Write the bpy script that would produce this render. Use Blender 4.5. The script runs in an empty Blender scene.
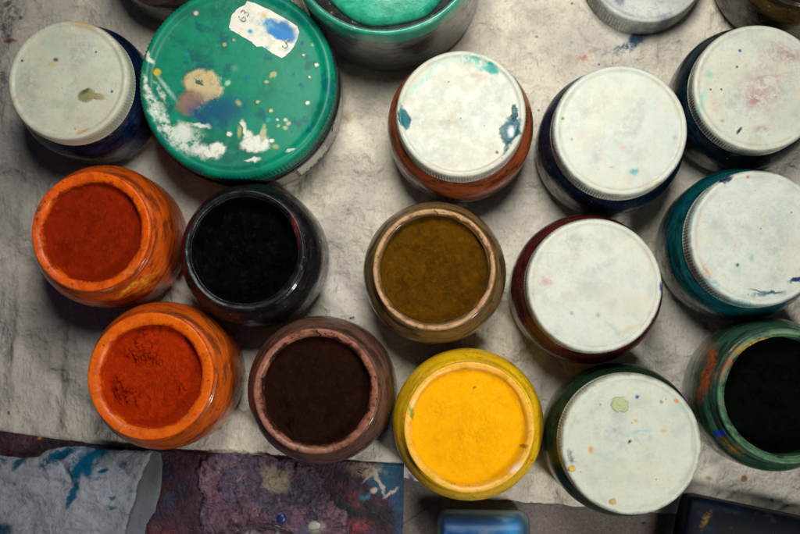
import bpy, bmesh, math, random
from mathutils import Vector, Matrix, noise
random.seed(7)
C = bpy.context.scene.collection
CM = 0.01
PI = math.pi
# ------------------------------------------------------------------ camera
FPX = 1000.0                       # focal length in pixels of the 800 px wide photograph
HC = 58.0                          # camera height above the table, cm
NADIR = (445.0, 355.0)
v = Vector(((NADIR[0]-400)/FPX, -(NADIR[1]-267)/FPX, -1)).normalized()
Q = v.rotation_difference(Vector((0, 0, -1)))
cam_d = bpy.data.cameras.new('camera'); cam = bpy.data.objects.new('camera', cam_d); C.objects.link(cam)
cam.location = (0, 0, HC*CM); cam.rotation_mode = 'QUATERNION'; cam.rotation_quaternion = Q
cam_d.sensor_width = 36; cam_d.lens = 45; cam_d.clip_start = 0.01; cam_d.clip_end = 50
cam_d.dof.use_dof = True; cam_d.dof.focus_distance = 0.548; cam_d.dof.aperture_fstop = 7.0
bpy.context.scene.camera = cam

def at(px, py, z):
    """pixel of the photograph -> point (cm) on the level plane at height z"""
    d = Q @ Vector(((px-400)/FPX, -(py-267)/FPX, -1))
    t = (HC-z)/(-d.z)
    return Vector((d.x*t, d.y*t, z))

# ------------------------------------------------------------------ object helpers
def tag(o, label=None, cat=None, group=None, kind=None):
    if label: o['label'] = label
    if cat: o['category'] = cat
    if group: o['group'] = group
    if kind: o['kind'] = kind
    return o

def empty(name, p, label, cat, group=None, rz=0):
    o = bpy.data.objects.new(name, None); C.objects.link(o)
    o.empty_display_size = 0.02
    o.location = (p[0]*CM, p[1]*CM, p[2]*CM); o.rotation_euler = (0, 0, rz)
    return tag(o, label, cat, group)

def mesh(name, verts, faces, mat, parent=None, smooth=True, loc=None, recalc=True):
    me = bpy.data.meshes.new(name)
    me.from_pydata([(a*CM, b*CM, c*CM) for a, b, c in verts], [], faces)
    if recalc:
        bm = bmesh.new(); bm.from_mesh(me); bmesh.ops.recalc_face_normals(bm, faces=bm.faces); bm.to_mesh(me); bm.free()
    me.update()
    if smooth: me.polygons.foreach_set('use_smooth', [True]*len(me.polygons))
    o = bpy.data.objects.new(name, me); C.objects.link(o)
    if mat: me.materials.append(mat)
    if parent: o.parent = parent
    if loc: o.location = (loc[0]*CM, loc[1]*CM, loc[2]*CM)
    return o

def catmull(pts, n=4):
    out = []
    P = [pts[0]]+list(pts)+[pts[-1]]
    for i in range(1, len(P)-2):
        for k in range(n):
            t = k/n
            out.append(tuple(0.5*((2*P[i][j])+(-P[i-1][j]+P[i+1][j])*t+(2*P[i-1][j]-5*P[i][j]+4*P[i+1][j]-P[i+2][j])*t*t
                       + (-P[i-1][j]+3*P[i][j]-3*P[i+1][j]+P[i+2][j])*t**3) for j in (0, 1)))
    out.append(tuple(pts[-1]))
    return out

def lathe(profile, seg=96, rfun=None, close=False):
    """profile of (r, z); rfun(r, z, a) -> (r, z)"""
    verts, faces, rings = [], [], []
    for (r, z) in profile:
        if abs(r) < 1e-6:
            rings.append([len(verts)]); verts.append((0, 0, z))
        else:
            ring = []
            for s in range(seg):
                a = 2*PI*s/seg
                rr, zz = (r, z) if rfun is None else rfun(r, z, a)
                ring.append(len(verts)); verts.append((rr*math.cos(a), rr*math.sin(a), zz))
            rings.append(ring)
    pairs = list(zip(rings[:-1], rings[1:]))
    if close: pairs.append((rings[-1], rings[0]))
    for A, B in pairs:
        if len(A) == 1 and len(B) == 1: continue
        for s in range(seg):
            t = (s+1) % seg
            if len(A) == 1: faces.append((A[0], B[s], B[t]))
            elif len(B) == 1: faces.append((A[s], A[t], B[0])[::-1])
            else: faces.append((A[s], B[s], B[t], A[t]))
    return verts, faces

def nz(x, y, z=0.0): return noise.noise(Vector((x, y, z)))
def fbm(x, y, z=0.0, o=4):
    s, a = 0, 1
    for i in range(o):
        s += a*noise.noise(Vector((x*2**i, y*2**i, z+i*7.3))); a *= .5
    return s

# ------------------------------------------------------------------ materials
class M:
    """small builder for procedural materials; coordinates are object centimetres"""
    def __init__(s, name):
        s.m = bpy.data.materials.new(name); s.m.use_nodes = True
        s.t = s.m.node_tree; s.n = s.t.nodes; s.l = s.t.links
        s.b = s.n['Principled BSDF']
        tc = s.n.new('ShaderNodeTexCoord')
        sc = s.n.new('ShaderNodeVectorMath'); sc.operation = 'SCALE'; sc.inputs['Scale'].default_value = 100
        s.l.new(tc.outputs['Object'], sc.inputs[0]); s.co = sc.outputs[0]
        s.col = None; s.h = []
    def put(s, sock, val):
        if isinstance(val, bpy.types.NodeSocket): s.l.new(val, sock)
        elif isinstance(val, (tuple, list)): sock.default_value = tuple(val)+(1,)*(len(sock.default_value)-len(val))
        else: sock.default_value = val
    def noise(s, scale, detail=4, rough=.55, vec=None, dist=0, off=0, stretch=None, rot=0):
        vec = vec or s.co
        if stretch or off:
            mp = s.n.new('ShaderNodeMapping'); s.l.new(vec, mp.inputs[0])
            mp.inputs['Location'].default_value = (off, off*.7, off*.3)
            mp.inputs['Rotation'].default_value = (0, 0, rot)
            mp.inputs['Scale'].default_value = stretch or (1, 1, 1); vec = mp.outputs[0]
        x = s.n.new('ShaderNodeTexNoise'); s.l.new(vec, x.inputs['Vector'])
        x.inputs['Scale'].default_value = scale; x.inputs['Detail'].default_value = detail
        x.inputs['Roughness'].default_value = rough; x.inputs['Distortion'].default_value = dist
        return x
    def ramp(s, fac, a, b, lo=0., hi=1.):
        x = s.n.new('ShaderNodeMapRange'); x.interpolation_type = 'SMOOTHSTEP'; s.l.new(fac, x.inputs['Value'])
        for k, val in zip(('From Min', 'From Max', 'To Min', 'To Max'), (a, b, lo, hi)): x.inputs[k].default_value = val
        return x.outputs['Result']
    def math(s, op, a, b=0.):
        x = s.n.new('ShaderNodeMath'); x.operation = op; s.put(x.inputs[0], a); s.put(x.inputs[1], b); return x.outputs[0]
    def mix(s, fac, a, b, blend='MIX'):
        x = s.n.new('ShaderNodeMix'); x.data_type = 'RGBA'; x.blend_type = blend
        s.put(x.inputs['Factor'], fac); s.put(x.inputs[6], a); s.put(x.inputs[7], b); return x.outputs[2]
    def over(s, fac, col, alpha=1., blend='MIX'):
        if alpha != 1.: fac = s.math('MULTIPLY', fac, alpha)
        s.col = s.mix(fac, s.col, col, blend); return fac
    def mottle(s, scale, col, a=.45, b=.65, alpha=1., off=0, **k):
        a, b = .5+(a-.5)*.62, .5+(b-.5)*.62          # noise values crowd round one half
        return s.over(s.ramp(s.noise(scale, off=off, **k).outputs['Fac'], a, b), col, alpha)
    def warp(s, scale, amt, detail=3):
        n = s.noise(scale, detail)
        a = s.n.new('ShaderNodeVectorMath'); a.operation = 'SUBTRACT'; s.l.new(n.outputs['Color'], a.inputs[0]); a.inputs[1].default_value = (.5, .5, .5)
        b = s.n.new('ShaderNodeVectorMath'); b.operation = 'SCALE'; s.l.new(a.outputs[0], b.inputs[0]); b.inputs['Scale'].default_value = amt
        c = s.n.new('ShaderNodeVectorMath'); c.operation = 'ADD'; s.l.new(s.co, c.inputs[0]); s.l.new(b.outputs[0], c.inputs[1])
        return c.outputs[0]
    def blob(s, vec, x, y, rx, ry, ang=0, e=.12):
        mp = s.n.new('ShaderNodeMapping'); mp.vector_type = 'TEXTURE'; s.l.new(vec, mp.inputs[0])
        mp.inputs['Location'].default_value = (x, y, 0); mp.inputs['Rotation'].default_value = (0, 0, ang)
        mp.inputs['Scale'].default_value = (rx, ry, 1e5)
        ln = s.n.new('ShaderNodeVectorMath'); ln.operation = 'LENGTH'; s.l.new(mp.outputs[0], ln.inputs[0])
        return s.ramp(ln.outputs['Value'], 1+e, 1-e)
    def specks(s, scale, size, col, alpha=1., keep=.5, off=0):
        """random small dots: voronoi cells, a share of them kept"""
        mp = s.n.new('ShaderNodeMapping'); s.l.new(s.warp(3, .12), mp.inputs[0]); mp.inputs['Location'].default_value = (off, off, off)
        vo = s.n.new('ShaderNodeTexVoronoi'); s.l.new(mp.outputs[0], vo.inputs['Vector']); vo.inputs['Scale'].default_value = scale
        d = s.ramp(vo.outputs['Distance'], size, size*.6)
        sp = s.n.new('ShaderNodeSeparateColor'); s.l.new(vo.outputs['Color'], sp.inputs[0])
        k = s.math('LESS_THAN', sp.outputs[0], keep)
        return s.over(s.math('MULTIPLY', d, k), col, alpha)
    def spots(s, lst, vec_soft=None):
        """(x, y, rx, ry, angle, colour, alpha, edge, warp) in cm"""
        w1 = s.warp(2.2, .55); w0 = s.warp(6, .12); grain = s.ramp(s.noise(2.6, 9, .72, dist=.8).outputs['Fac'], .38, .60)
        tot = None; vary = s.ramp(s.noise(4, 9, .75, off=71).outputs['Fac'], .34, .46, .84, 1.)
        for (x, y, rx, ry, ang, col, al, e, w) in lst:
            f = s.blob(w1 if w else w0, x, y, rx, ry, ang, e*(1.5 if w else 2.2))
            if w == 2: f = s.math('MULTIPLY', f, grain)
            f = s.over(s.math('MULTIPLY', f, vary), col, al)
            if e < .3: tot = f if tot is None else s.math('MAXIMUM', tot, f)
        return tot
    def bump(s, height, strength=.3, dist=.0005):
        x = s.n.new('ShaderNodeBump'); x.inputs['Strength'].default_value = strength; x.inputs['Distance'].default_value = dist
        s.put(x.inputs['Height'], height)
        if s.h: s.l.new(s.h[-1], x.inputs['Normal'])
        s.h.append(x.outputs[0])
    def done(s, rough=.5, **kw):
        if s.col is not None: s.put(s.b.inputs['Base Color'], s.col)
        s.put(s.b.inputs['Roughness'], rough)
        for k, val in kw.items(): s.put(s.b.inputs[k.replace('_', ' ')], val)
        if s.h: s.l.new(s.h[-1], s.b.inputs['Normal'])
        return s.m

def glass_mat(name, tint, dirt=None, amount=.5, rough=.04, coated=False, lo=1.3, hi=2.3, dark=None, spots=None):
    """jar glass; coated: paint clings to it from the shoulder down to about height lo"""
    tint = tuple(c*.72 for c in tint) if coated else tint
    m = M(name); m.col = tint
    if not dirt:
        return m.done(rough, Transmission_Weight=1., IOR=1.47)
    if coated:
        band = m.noise(.9, 7, .62, stretch=(.55, .55, 3.2), dist=.7).outputs['Fac']
        sx = m.n.new('ShaderNodeSeparateXYZ'); m.l.new(m.co, sx.inputs[0])
        zz = m.math('ADD', sx.outputs[2], m.math('MULTIPLY', m.math('SUBTRACT', m.noise(.8, 6, .6, off=4).outputs['Fac'], .5), 2.4))
        msk = m.ramp(zz, lo, hi)
        dk = dark or tuple(c*.35 for c in dirt)
        c = m.mix(m.ramp(band, .44, .62), dirt, dk)
        c = m.mix(m.math('MULTIPLY', m.ramp(m.noise(2.4, 8, .7, stretch=(.7, .7, 2), off=9).outputs['Fac'], .57, .65), .8), c, tuple(c_*.25 for c_ in dirt))
        c = m.mix(m.math('MULTIPLY', m.ramp(m.noise(1.7, 9, .75, stretch=(.6, .6, 2.4), off=17).outputs['Fac'], .52, .64), .6), c, tuple(min(1, c_*1.5+.012) for c_ in dirt))
        c = m.mix(m.math('MULTIPLY', m.ramp(m.noise(5, 9, .8, off=27).outputs['Fac'], .57, .64), .45), c, (.10, .085, .07))
        c = m.mix(m.math('MULTIPLY', m.ramp(m.noise(1.4, 9, .8, off=41).outputs['Fac'], .585, .63), .7), c, tuple(c_*.12 for c_ in dirt))
        m.col = m.mix(msk, tint, c)
        m.specks(2.0, .07, (.45, .42, .36), .7, .2, off=2); m.specks(2.6, .06, (.02, .05, .09), .8, .2, off=12); m.specks(1.4, .09, (.30, .20, .05), .7, .12, off=22)
        if spots: m.spots(spots)
        tr = m.math('SUBTRACT', 1.0, m.math('MULTIPLY', msk, .97))
        m.bump(band, .25, .0012); m.bump(m.noise(6, 5, .65).outputs['Fac'], .25, .0005)
        return m.done(m.math('ADD', rough, m.math('MULTIPLY', msk, m.ramp(m.noise(1.5, 6, .7, off=33).outputs['Fac'], .4, .65, .12, .5))), Transmission_Weight=tr, IOR=1.45, Coat_Weight=m.math('MULTIPLY', msk, .3), Coat_Roughness=.05, Specular_IOR_Level=.25)
    f = m.noise(1.3, 6, .65, dist=.6, stretch=(.7, .7, 1.8)).outputs['Fac']
    msk = m.ramp(f, .55-.3*amount, .85-.25*amount)
    m.over(msk, dirt); tr = m.math('SUBTRACT', 1.0, m.math('MULTIPLY', msk, .85))
    return m.done(m.math('ADD', rough, m.math('MULTIPLY', msk, .25)), Transmission_Weight=tr, IOR=1.27 if rough > .3 else 1.47)

def paint_mat(name, col, col2=None, extra=(), rough=.35, scale=1.2, coat=.0, bump=.2, spots=None, specks=None, dust=None):
    m = M(name); m.col = col
    if col2: m.mottle(scale, col2, .4, .68, detail=6, rough=.62, dist=.5)
    for i, (sc, c, a, b, al) in enumerate(extra): m.mottle(sc, c, a, b, al, off=3.7*(i+1), detail=6, rough=.65)
    m.mottle(4.5, tuple(c*.45 for c in col), .54, .70, .32, off=21, detail=9, rough=.75); m.mottle(1.9, tuple(min(1, c*1.25+.02) for c in col), .52, .70, .5, off=29, detail=9, rough=.75)
    if specks: 
        for i, (sc, size, c, keep) in enumerate(specks): m.specks(sc, size, c, 1, keep, off=i*5.1)
    if dust:                                     # loose pigment spilled over the inner edge of the rim
        sq = m.n.new('ShaderNodeVectorMath'); sq.operation = 'MULTIPLY'; m.l.new(m.co, sq.inputs[0]); sq.inputs[1].default_value = (1, 1, 0)
        ln = m.n.new('ShaderNodeVectorMath'); ln.operation = 'LENGTH'; m.l.new(sq.outputs[0], ln.inputs[0])
        rr = m.math('ADD', ln.outputs['Value'], m.math('MULTIPLY', m.math('SUBTRACT', m.noise(1.1, 10, .72, off=61).outputs['Fac'], .5), 1.3))
        m.over(m.ramp(rr, dust[0]+.14, dust[0]+.02), dust[1], .9)
    if spots: m.spots(spots)
    m.bump(m.noise(6, 5, .6).outputs['Fac'], bump, .0006)
    m.bump(m.noise(1.7, 8, .65).outputs['Fac'], bump, .0015)
    return m.done(rough, Coat_Weight=coat, Coat_Roughness=.12, Specular_IOR_Level=.3)

def pigment_mat(name, col, dark, light, bump=.7, spots=None):
    m = M(name); m.col = col
    m.mottle(1.1, dark, .42, .7, .7, detail=8, rough=.7)
    m.mottle(2.6, light, .52, .75, .6, off=4, detail=8, rough=.7)
    m.mottle(14, dark, .55, .7, .45, off=9)
    if spots: m.spots(spots)
    m.bump(m.noise(9, 8, .7).outputs['Fac'], bump, .0008)
    m.bump(m.noise(40, 3, .7).outputs['Fac'], bump*.6, .0003)
    return m.done(1., Specular_IOR_Level=.0)

# ------------------------------------------------------------------ jars
HL = 6.2            # top of a lidded jar
HR = 5.75           # rim of an open jar

def body_profile(R, rn, top, t=.0, full=False):
    """outer wall of a squat jar shrunk by t: base, wall, shoulder, neck"""
    p = [(0, 0+t*1.6), (R-.95-t, 0+t*1.6), (R-.42-t, .1+t*1.2), (R-.1-t, .5+t), (R-.0-t, 1.2), (R-t, 2.3), (R-t, 3.2), (R-.1-t, 3.8), (R-.42-t*1.05, 4.35),
         (rn+.12-t, 4.72), (rn-t, 5.0), (rn-t, top-.35)]
    if full:
        b = .0 if t else 1.
        p = p[:7]+[(R-.07-t, 3.85), (R-.28-t*1.05, 4.40), (R-.46-t, 4.66), (rn+.27-t, 4.86), (rn+.17-t+.03*b, 4.98), (rn+.17-t+.06*b, 5.08), (rn+.05-t, 5.18), (rn-t, 5.28), (rn-t, top-.30)]
    return [p[0]]+catmull(p[1:], 4)

def glass_body(parent, R, rn, top, mat, thick=.22, full=False):
    out = body_profile(R, rn, top, 0, full)
    lip = [(rn+.06, top-.28), (rn+.09, top-.16), (rn+.05, top-.04), (rn-.06, top), (rn-.16, top-.02), (rn-.24, top-.12)]
    inn = body_profile(R, rn, top, thick, full)[::-1]
    inn = [(r, z) for r, z in inn if z < top-.35]
    prof = out+lip+[(rn-.26, top-.3)]+inn
    def wob(r, z, a): return (r*(1+.0025*math.sin(2*a+z)), z)
    vs, fs = lathe(prof, 112, wob)
    o = mesh('glass_body', vs, fs, mat, parent)
    return o

def paint_fill(parent, R, rn, top, mat, name='paint', zmin=.9, gap=.26):
    p = [(r, z) for r, z in body_profile(R, rn, top, gap) if z >= zmin]
    prof = [(0, zmin)]+[(p[0][0]-.1, zmin)]+p+[(0, top-.35)]
    def wob(r, z, a):
        if z < zmin+.01 and r > 1: return (r, z+.25*nz(math.cos(a)*2+R, math.sin(a)*2))
        return (r, z)
    vs, fs = lathe(prof, 112, wob)
    return mesh(name, vs, fs, mat, parent)

def lid_mesh(name, parent, r, top, h, mat, ribs=138, depth=.035, rim=.075, z0=0):
    prof = [(0, top-rim)]+[(r*k, top-rim) for k in (.2, .4, .6, .8, .87)]+[(r-.34, top-rim), (r-.28, top-rim*.4), (r-.22, top), (r-.13, top-.005), (r-.06, top-.04), (r-.02, top-.1), (r, top-.2)]
    n0 = len(prof)
    for k in range(7): prof.append((r+.02, top-.24-(h-.34)*k/6))
    prof += [(r+.05, top-h+.08), (r+.05, top-h), (r-.12, top-h), (r-.14, top-.25), (0, top-.25)]
    zt, zb = top-.26, top-h+.1
    seg = ribs*4
    def rf(rr, z, a):
        if zb <= z <= zt and rr > r-.03:
            k = math.cos(a*ribs); return (rr+depth*(max(-.3, k)), z)
        if rr > r*.15 and z > top-.3 and rr < r-.1: return (rr, z+.018*nz(rr*math.cos(a)*.5+r*7, rr*math.sin(a)*.5))
        return (rr+.006*math.sin(3*a+r*9), z)
    vs, fs = lathe(prof, seg, rf)
    return mesh(name, vs, fs, mat, parent)

def sp(c, z, *lst):
    """stains given as photograph pixels -> cm about the lid centre; entries (px, py, rx_px, ry_px, deg, colour, alpha, edge, warp)"""
    k = (HC-z)/FPX; o = at(c[0], c[1], z); out = []
    for (x, y, rx, ry, a, col, al, e, w) in lst:
        p = at(x, y, z)-o; out.append((p.x, p.y, rx*k, ry*k, math.radians(a), col, al, e, w))
    return out

def white_lid_mat(name, base, dirt, spots, grime=.35, seed=0, speck=((1.6, .07, (.10, .08, .07), .35), (1.1, .06, (.3, .09, .03), .2), (1.2, .06, (.02, .2, .3), .15))):
    m = M(name); m.col = base
    m.mottle(.55, dirt, .42, .72, grime, off=seed+1.3, detail=8, rough=.65)
    m.mottle(3.5, tuple(c*.75 for c in dirt), .55, .75, grime*.7, off=seed+5, detail=8, rough=.7)
    f = m.noise(2.0, 10, .75, off=seed+8, stretch=(1, 2.4, 1), rot=.7).outputs['Fac']
    m.over(m.ramp(f, .57, .64), (.33, .28, .24), grime*.6)
    f = m.noise(1.1, 12, .8, off=seed+48, stretch=(3, .4, 1), rot=seed*.7).outputs['Fac']
    m.over(m.ramp(f, .60, .63), (.40, .42, .38), .5)
    m.mottle(.7, tuple(c*.80 for c in dirt), .50, .80, .5, off=seed+55, detail=6, rough=.6); m.mottle(.4, (.62, .55, .40), .50, .74, .35, off=seed+65, detail=5)
    m.mottle(1.0, (.44, .50, .44), .52, .72, grime*.8, off=seed+15, detail=9, rough=.7, dist=.8)
    m.mottle(.8, (.58, .48, .36), .56, .74, grime*.8, off=seed+25, detail=9, rough=.75)
    m.mottle(7, tuple(c*.6 for c in dirt), .60, .72, grime*.8, off=seed+35, detail=6, rough=.75)
    for i, (sc, size, c, keep) in enumerate(speck): m.specks(sc, size, c, .85, keep, off=seed+i*5.1)
    m.specks(3.2, .10, (.25, .22, .17), .5, .18, off=seed+41)
    # grime and recess-edge shading, both painted along the raised border
    rs_ = random.Random(seed*13+5)
    sm = []
    for q in range(5):
        a_ = rs_.uniform(0, 6.28); d_ = rs_.uniform(.5, 2.8); c_ = rs_.choice([(.30, .40, .40), (.42, .36, .28), (.34, .36, .38), (.36, .42, .34)])
        sm.append((d_*math.cos(a_), d_*math.sin(a_), rs_.uniform(.4, 1.1), rs_.uniform(.15, .5), rs_.uniform(0, 3.1), c_, .45, .6, 2))
    m.spots(sm)
    sq = m.n.new('ShaderNodeVectorMath'); sq.operation = 'MULTIPLY'; m.l.new(m.co, sq.inputs[0]); sq.inputs[1].default_value = (1, 1, 0)
    ln = m.n.new('ShaderNodeVectorMath'); ln.operation = 'LENGTH'; m.l.new(sq.outputs[0], ln.inputs[0])
    g = m.math('MULTIPLY', m.ramp(ln.outputs['Value'], 2.95, 3.12), m.ramp(ln.outputs['Value'], 3.28, 3.16))
    m.over(m.math('MULTIPLY', g, m.ramp(m.noise(1.2, 6, .7, off=seed+9).outputs['Fac'], .42, .62)), (.36, .33, .25), .3)
    m.over(m.math('MULTIPLY', m.ramp(ln.outputs['Value'], 3.34, 3.44), m.ramp(m.noise(1.6, 8, .7, off=seed+19).outputs['Fac'], .42, .6)), tuple(c*.45 for c in dirt), .7)
    t = m.spots(spots)
    m.bump(m.noise(1.6, 9, .7).outputs['Fac'], .25, .0010)
    m.bump(m.noise(30, 2).outputs['Fac'], .08, .0002)
    if t is not None: m.bump(t, .8, .0011)
    return m.done(m.ramp(m.noise(1.5, 6, .7, off=seed).outputs['Fac'], .35, .65, .32, .6), Specular_IOR_Level=.35)

placed = []
def closed_jar(px, py, R, rl, glass, paint, lidmat, label, ribs=138, hl=1.45, group='glass paint jars closed with white ribbed lids', depth=.035, zs=1.):
    c = at(px, py, HL*zs)
    j = empty('paint_jar', (c.x, c.y, 0), label, 'paint jar', group)
    j.scale = (1, 1, zs)
    rn = rl-.28
    glass_body(j, R, rn, HL-.15, glass)
    paint_fill(j, R, rn, HL-.15, paint)
    lid_mesh('lid', j, rl, HL, hl, lidmat, ribs, depth)
    placed.append((label, c.x, c.y, R)); return j

def open_jar(px, py, R, ro, rp, level, glass, coat, pig, label, group='open glass jars of pigment', lump=.05, lumps=(), rimcoat=None, seed=0, slope=0.0, zc=1.0):
    """ro: outer radius of the rim, rp: radius of the pigment surface, level: its height"""
    c = at(px, py, HR)
    j = empty('pigment_jar', (c.x, c.y, 0), label, 'pigment jar', group)
    glass_body(j, R, ro-.1, HR-.14, glass, full=True)
    # paint caked on the inside wall and over the lip
    ins = [(r, z) for r, z in body_profile(R, ro-.1, HR, .26, True) if zc <= z <= HR-.4]
    prof = ins+[(ro-.36, HR-.30)]
    lipc = [(ro-.0, HR-.40), (ro+.04, HR-.2), (ro+.02, HR-.06), (ro-.06, HR+.0)]
    wall = [(ro-.6*(ro-rp), HR-.06), (rp+.10, HR-.16), (rp+.045, HR-.28), (rp+.03, level+.1), (rp+.0, level-.4)]
    def wob(r, z, a):
        n = .5*nz(math.cos(a)*2.2+seed, math.sin(a)*2.2, z*1.5)
        if z <= HR-.33 and r > ro-.1: return (r, z+.18*n)
        n += .22*nz(math.cos(a)*9, math.sin(a)*9, seed+z*2)
        return (r+.10*n*(1 if r < ro-.15 else .4), z+.03*nz(math.cos(a)*5+seed, math.sin(a)*5, 3))
    lipprof = catmull(lipc+wall, 4)
    vs, fs = lathe(lipprof, 144, wob)
    vs2, fs2 = lathe(ins, 144)
    k = len(vs)
    mesh('paint_coating', vs+vs2, fs+[tuple(i+k for i in f) for f in fs2], coat, j)
    # pigment surface
    nr, na = 80, 260
    verts, faces = [(0, 0, level+lump*fbm(seed, 0))], []
    for i in range(1, nr+1):
        r = (rp+.06)*i/nr
        for s in range(na):
            a = 2*PI*s/na; x, y = r*math.cos(a), r*math.sin(a)
            z = level+1.5*lump*fbm(x*.45+seed, y*.45, 1)+lump*.7*max(0, fbm(x*2.2+seed, y*2.2, 5))+lump*.25*fbm(x*9, y*9, seed)+slope*x
            for (lx, ly, lr, amp) in lumps:
                d = math.hypot(x-lx, y-ly)/lr
                if d < 1:
                    g = 0
                    for q, fq in ((1, 3.6), (.55, 7.5)):
                        dd = noise.voronoi(Vector((x*fq, y*fq, seed)))[0][0]; g += q*math.sqrt(max(0, 1-(dd/.55)**2))*max(.15, .5+nz(x*fq*.4, y*fq*.4, seed+q)*1.6)
                    z += amp*(1-d*d)*(.25+g)
            z += .10*max(0, (r/rp-.9)/.1)**2
            verts.append((x, y, z))
    for s in range(na): faces.append((0, 1+s, 1+(s+1) % na))
    for i in range(nr-1):
        for s in range(na):
            t = (s+1) % na; A = 1+i*na
            faces.append((A+s, A+na+s, A+na+t, A+t))
    vs3 = verts; 
    mesh('pigment', vs3, faces, pig, j, recalc=False)
    placed.append((label, c.x, c.y, R)); return j

W = (.70, .76, .66); DW = (.50, .53, .42)
teal = (.0, .19, .22)
# ---- lidded jars
L1 = (67.5, 79.5)
closed_jar(*L1, 3.86, 3.32, glass_mat('navy_glass', (.75, .85, 1), (.002, .011, .042), .5, coated=True, lo=.3, hi=.9), paint_mat('navy_paint', (.004, .018, .09), (.002, .006, .03), rough=.3),
  white_lid_mat('lid_white_stained', (.66, .68, .55), (.52, .54, .40), sp(L1, HL,
    (87, 95, 9, 6.5, 12, (.27, .27, .11), .95, .12, 0), (97, 96, 9, 3, -8, (.34, .32, .15), .9, .2, 0), (85, 91, 5, 2, 35, (.05, .08, .05), .8, .3, 0),
    (82, 23, 13, 3.5, -10, (.60, .38, .12), .75, .5, 1), (54, 42, 9, 14, 0, (.42, .56, .45), .55, .6, 1), (55, 59, 2.5, 2, 0, (.05, .05, .03), .9, .3, 0), (51, 64, 4, 3, 0, (.6, .42, .15), .6, .6, 1),
    (21, 60, 1.2, 1.2, 0, (.02, .02, .03), 1, .3, 0), (112, 91, 1.3, 1.3, 0, (.0, .1, .22), 1, .3, 0), (96, 51, 1, 1, 0, (.05, .03, .02), 1, .3, 0),
    (83, 132, 7, 2, 20, (.65, .30, .08), .75, .4, 1), (14, 100, 6, 2, 60, (.55, .25, .15), .5, .6, 1), (80, 120, 10, 3, 0, (.6, .45, .25), .4, .6, 1)), .4, 1),
  'navy jar whose cream lid has one olive leaf-shaped smear, left of big green lid', ribs=120, depth=.045, zs=.9)
L4 = (461, 113)
closed_jar(*L4, 4.05, 3.40, glass_mat('rust_glass', (1, .8, .7), (.30, .07, .02), .62, coated=True), paint_mat('rust_paint', (.30, .065, .022), (.12, .03, .012), rough=.35),
  white_lid_mat('lid_white_teal', (.60, .63, .55), (.48, .52, .43), sp(L4, HL,
    (511, 129, 9, 14, -20, (.0, .09, .12), 1, .12, 1), (515, 116, 3, 12, 0, (.0, .08, .11), 1, .15, 1), (507, 146, 3, 9, -25, (.0, .09, .13), .9, .3, 1), (511, 131, 3, 5, 0, (.7, .8, .75), .95, .3, 0), (505, 120, 3, 2, 0, (.7, .8, .75), .7, .4, 0),
    (404, 119, 5, 10, 15, (.0, .13, .16), 1, .15, 1), (401, 110, 1.2, 7, 5, (.02, .18, .2), .9, .3, 0),
    (470, 58, 13, 5, 5, (.02, .42, .30), .75, .5, 2), (486, 66, 14, 5, -25, (.0, .38, .30), .95, .35, 2), (492, 68, 6, 5, -25, (.0, .3, .28), .95, .3, 1), (463, 72, 12, 9, 0, (.55, .47, .38), .5, .5, 2), (478, 76, 12, 2.5, -20, (.5, .40, .33), .6, .5, 1),
    (425, 78, 25, 3, 45, (.1, .55, .45), .35, .6, 1), (490, 128, 13, 9, 0, (.55, .70, .58), .4, .6, 1), (497, 152, 1.5, 1.5, 0, (.2, .05, .03), 1, .3, 0)), .25, 2),
  'rust brown jar with white lid blotched in bright teal at its rim')
L5 = (620.5, 129.5)
closed_jar(*L5, 3.98, 3.46, glass_mat('ink_glass', (.8, .88, 1), (.002, .011, .030), .5, coated=True), paint_mat('ink_paint', (.003, .012, .05), (.002, .004, .016), rough=.3),
  white_lid_mat('lid_white_clean', (.58, .63, .56), (.47, .53, .46), sp(L5, HL,
    (563, 118, 1.6, 1.6, 0, (.15, .28, .03), 1, .3, 0), (634, 171, 5, 2.4, 0, (.05, .35, .42), .8, .4, 1), (660, 183, 4, 2, 40, (.35, .4, .05), .6, .5, 1), (648, 187, 6, 2, 0, (.5, .35, .2), .5, .6, 1), (675, 137, 2.2, 2.2, 0, (.1, .4, .5), .6, .4, 0), (572, 139, 1.4, 1.4, 0, (.05, .3, .3), .8, .3, 0), (623, 147, 3, 1.6, 0, (.6, .35, .2), .6, .6, 0), (612, 167, 2, 1, 0, (.6, .2, .1), .7, .4, 0)), .22, 3, speck=((.9, .05, (.10, .08, .07), .25),)),
  'dark ink blue jar with the cleanest, almost unmarked white lid', ribs=146)
L6 = (758.5, 87)
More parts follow.
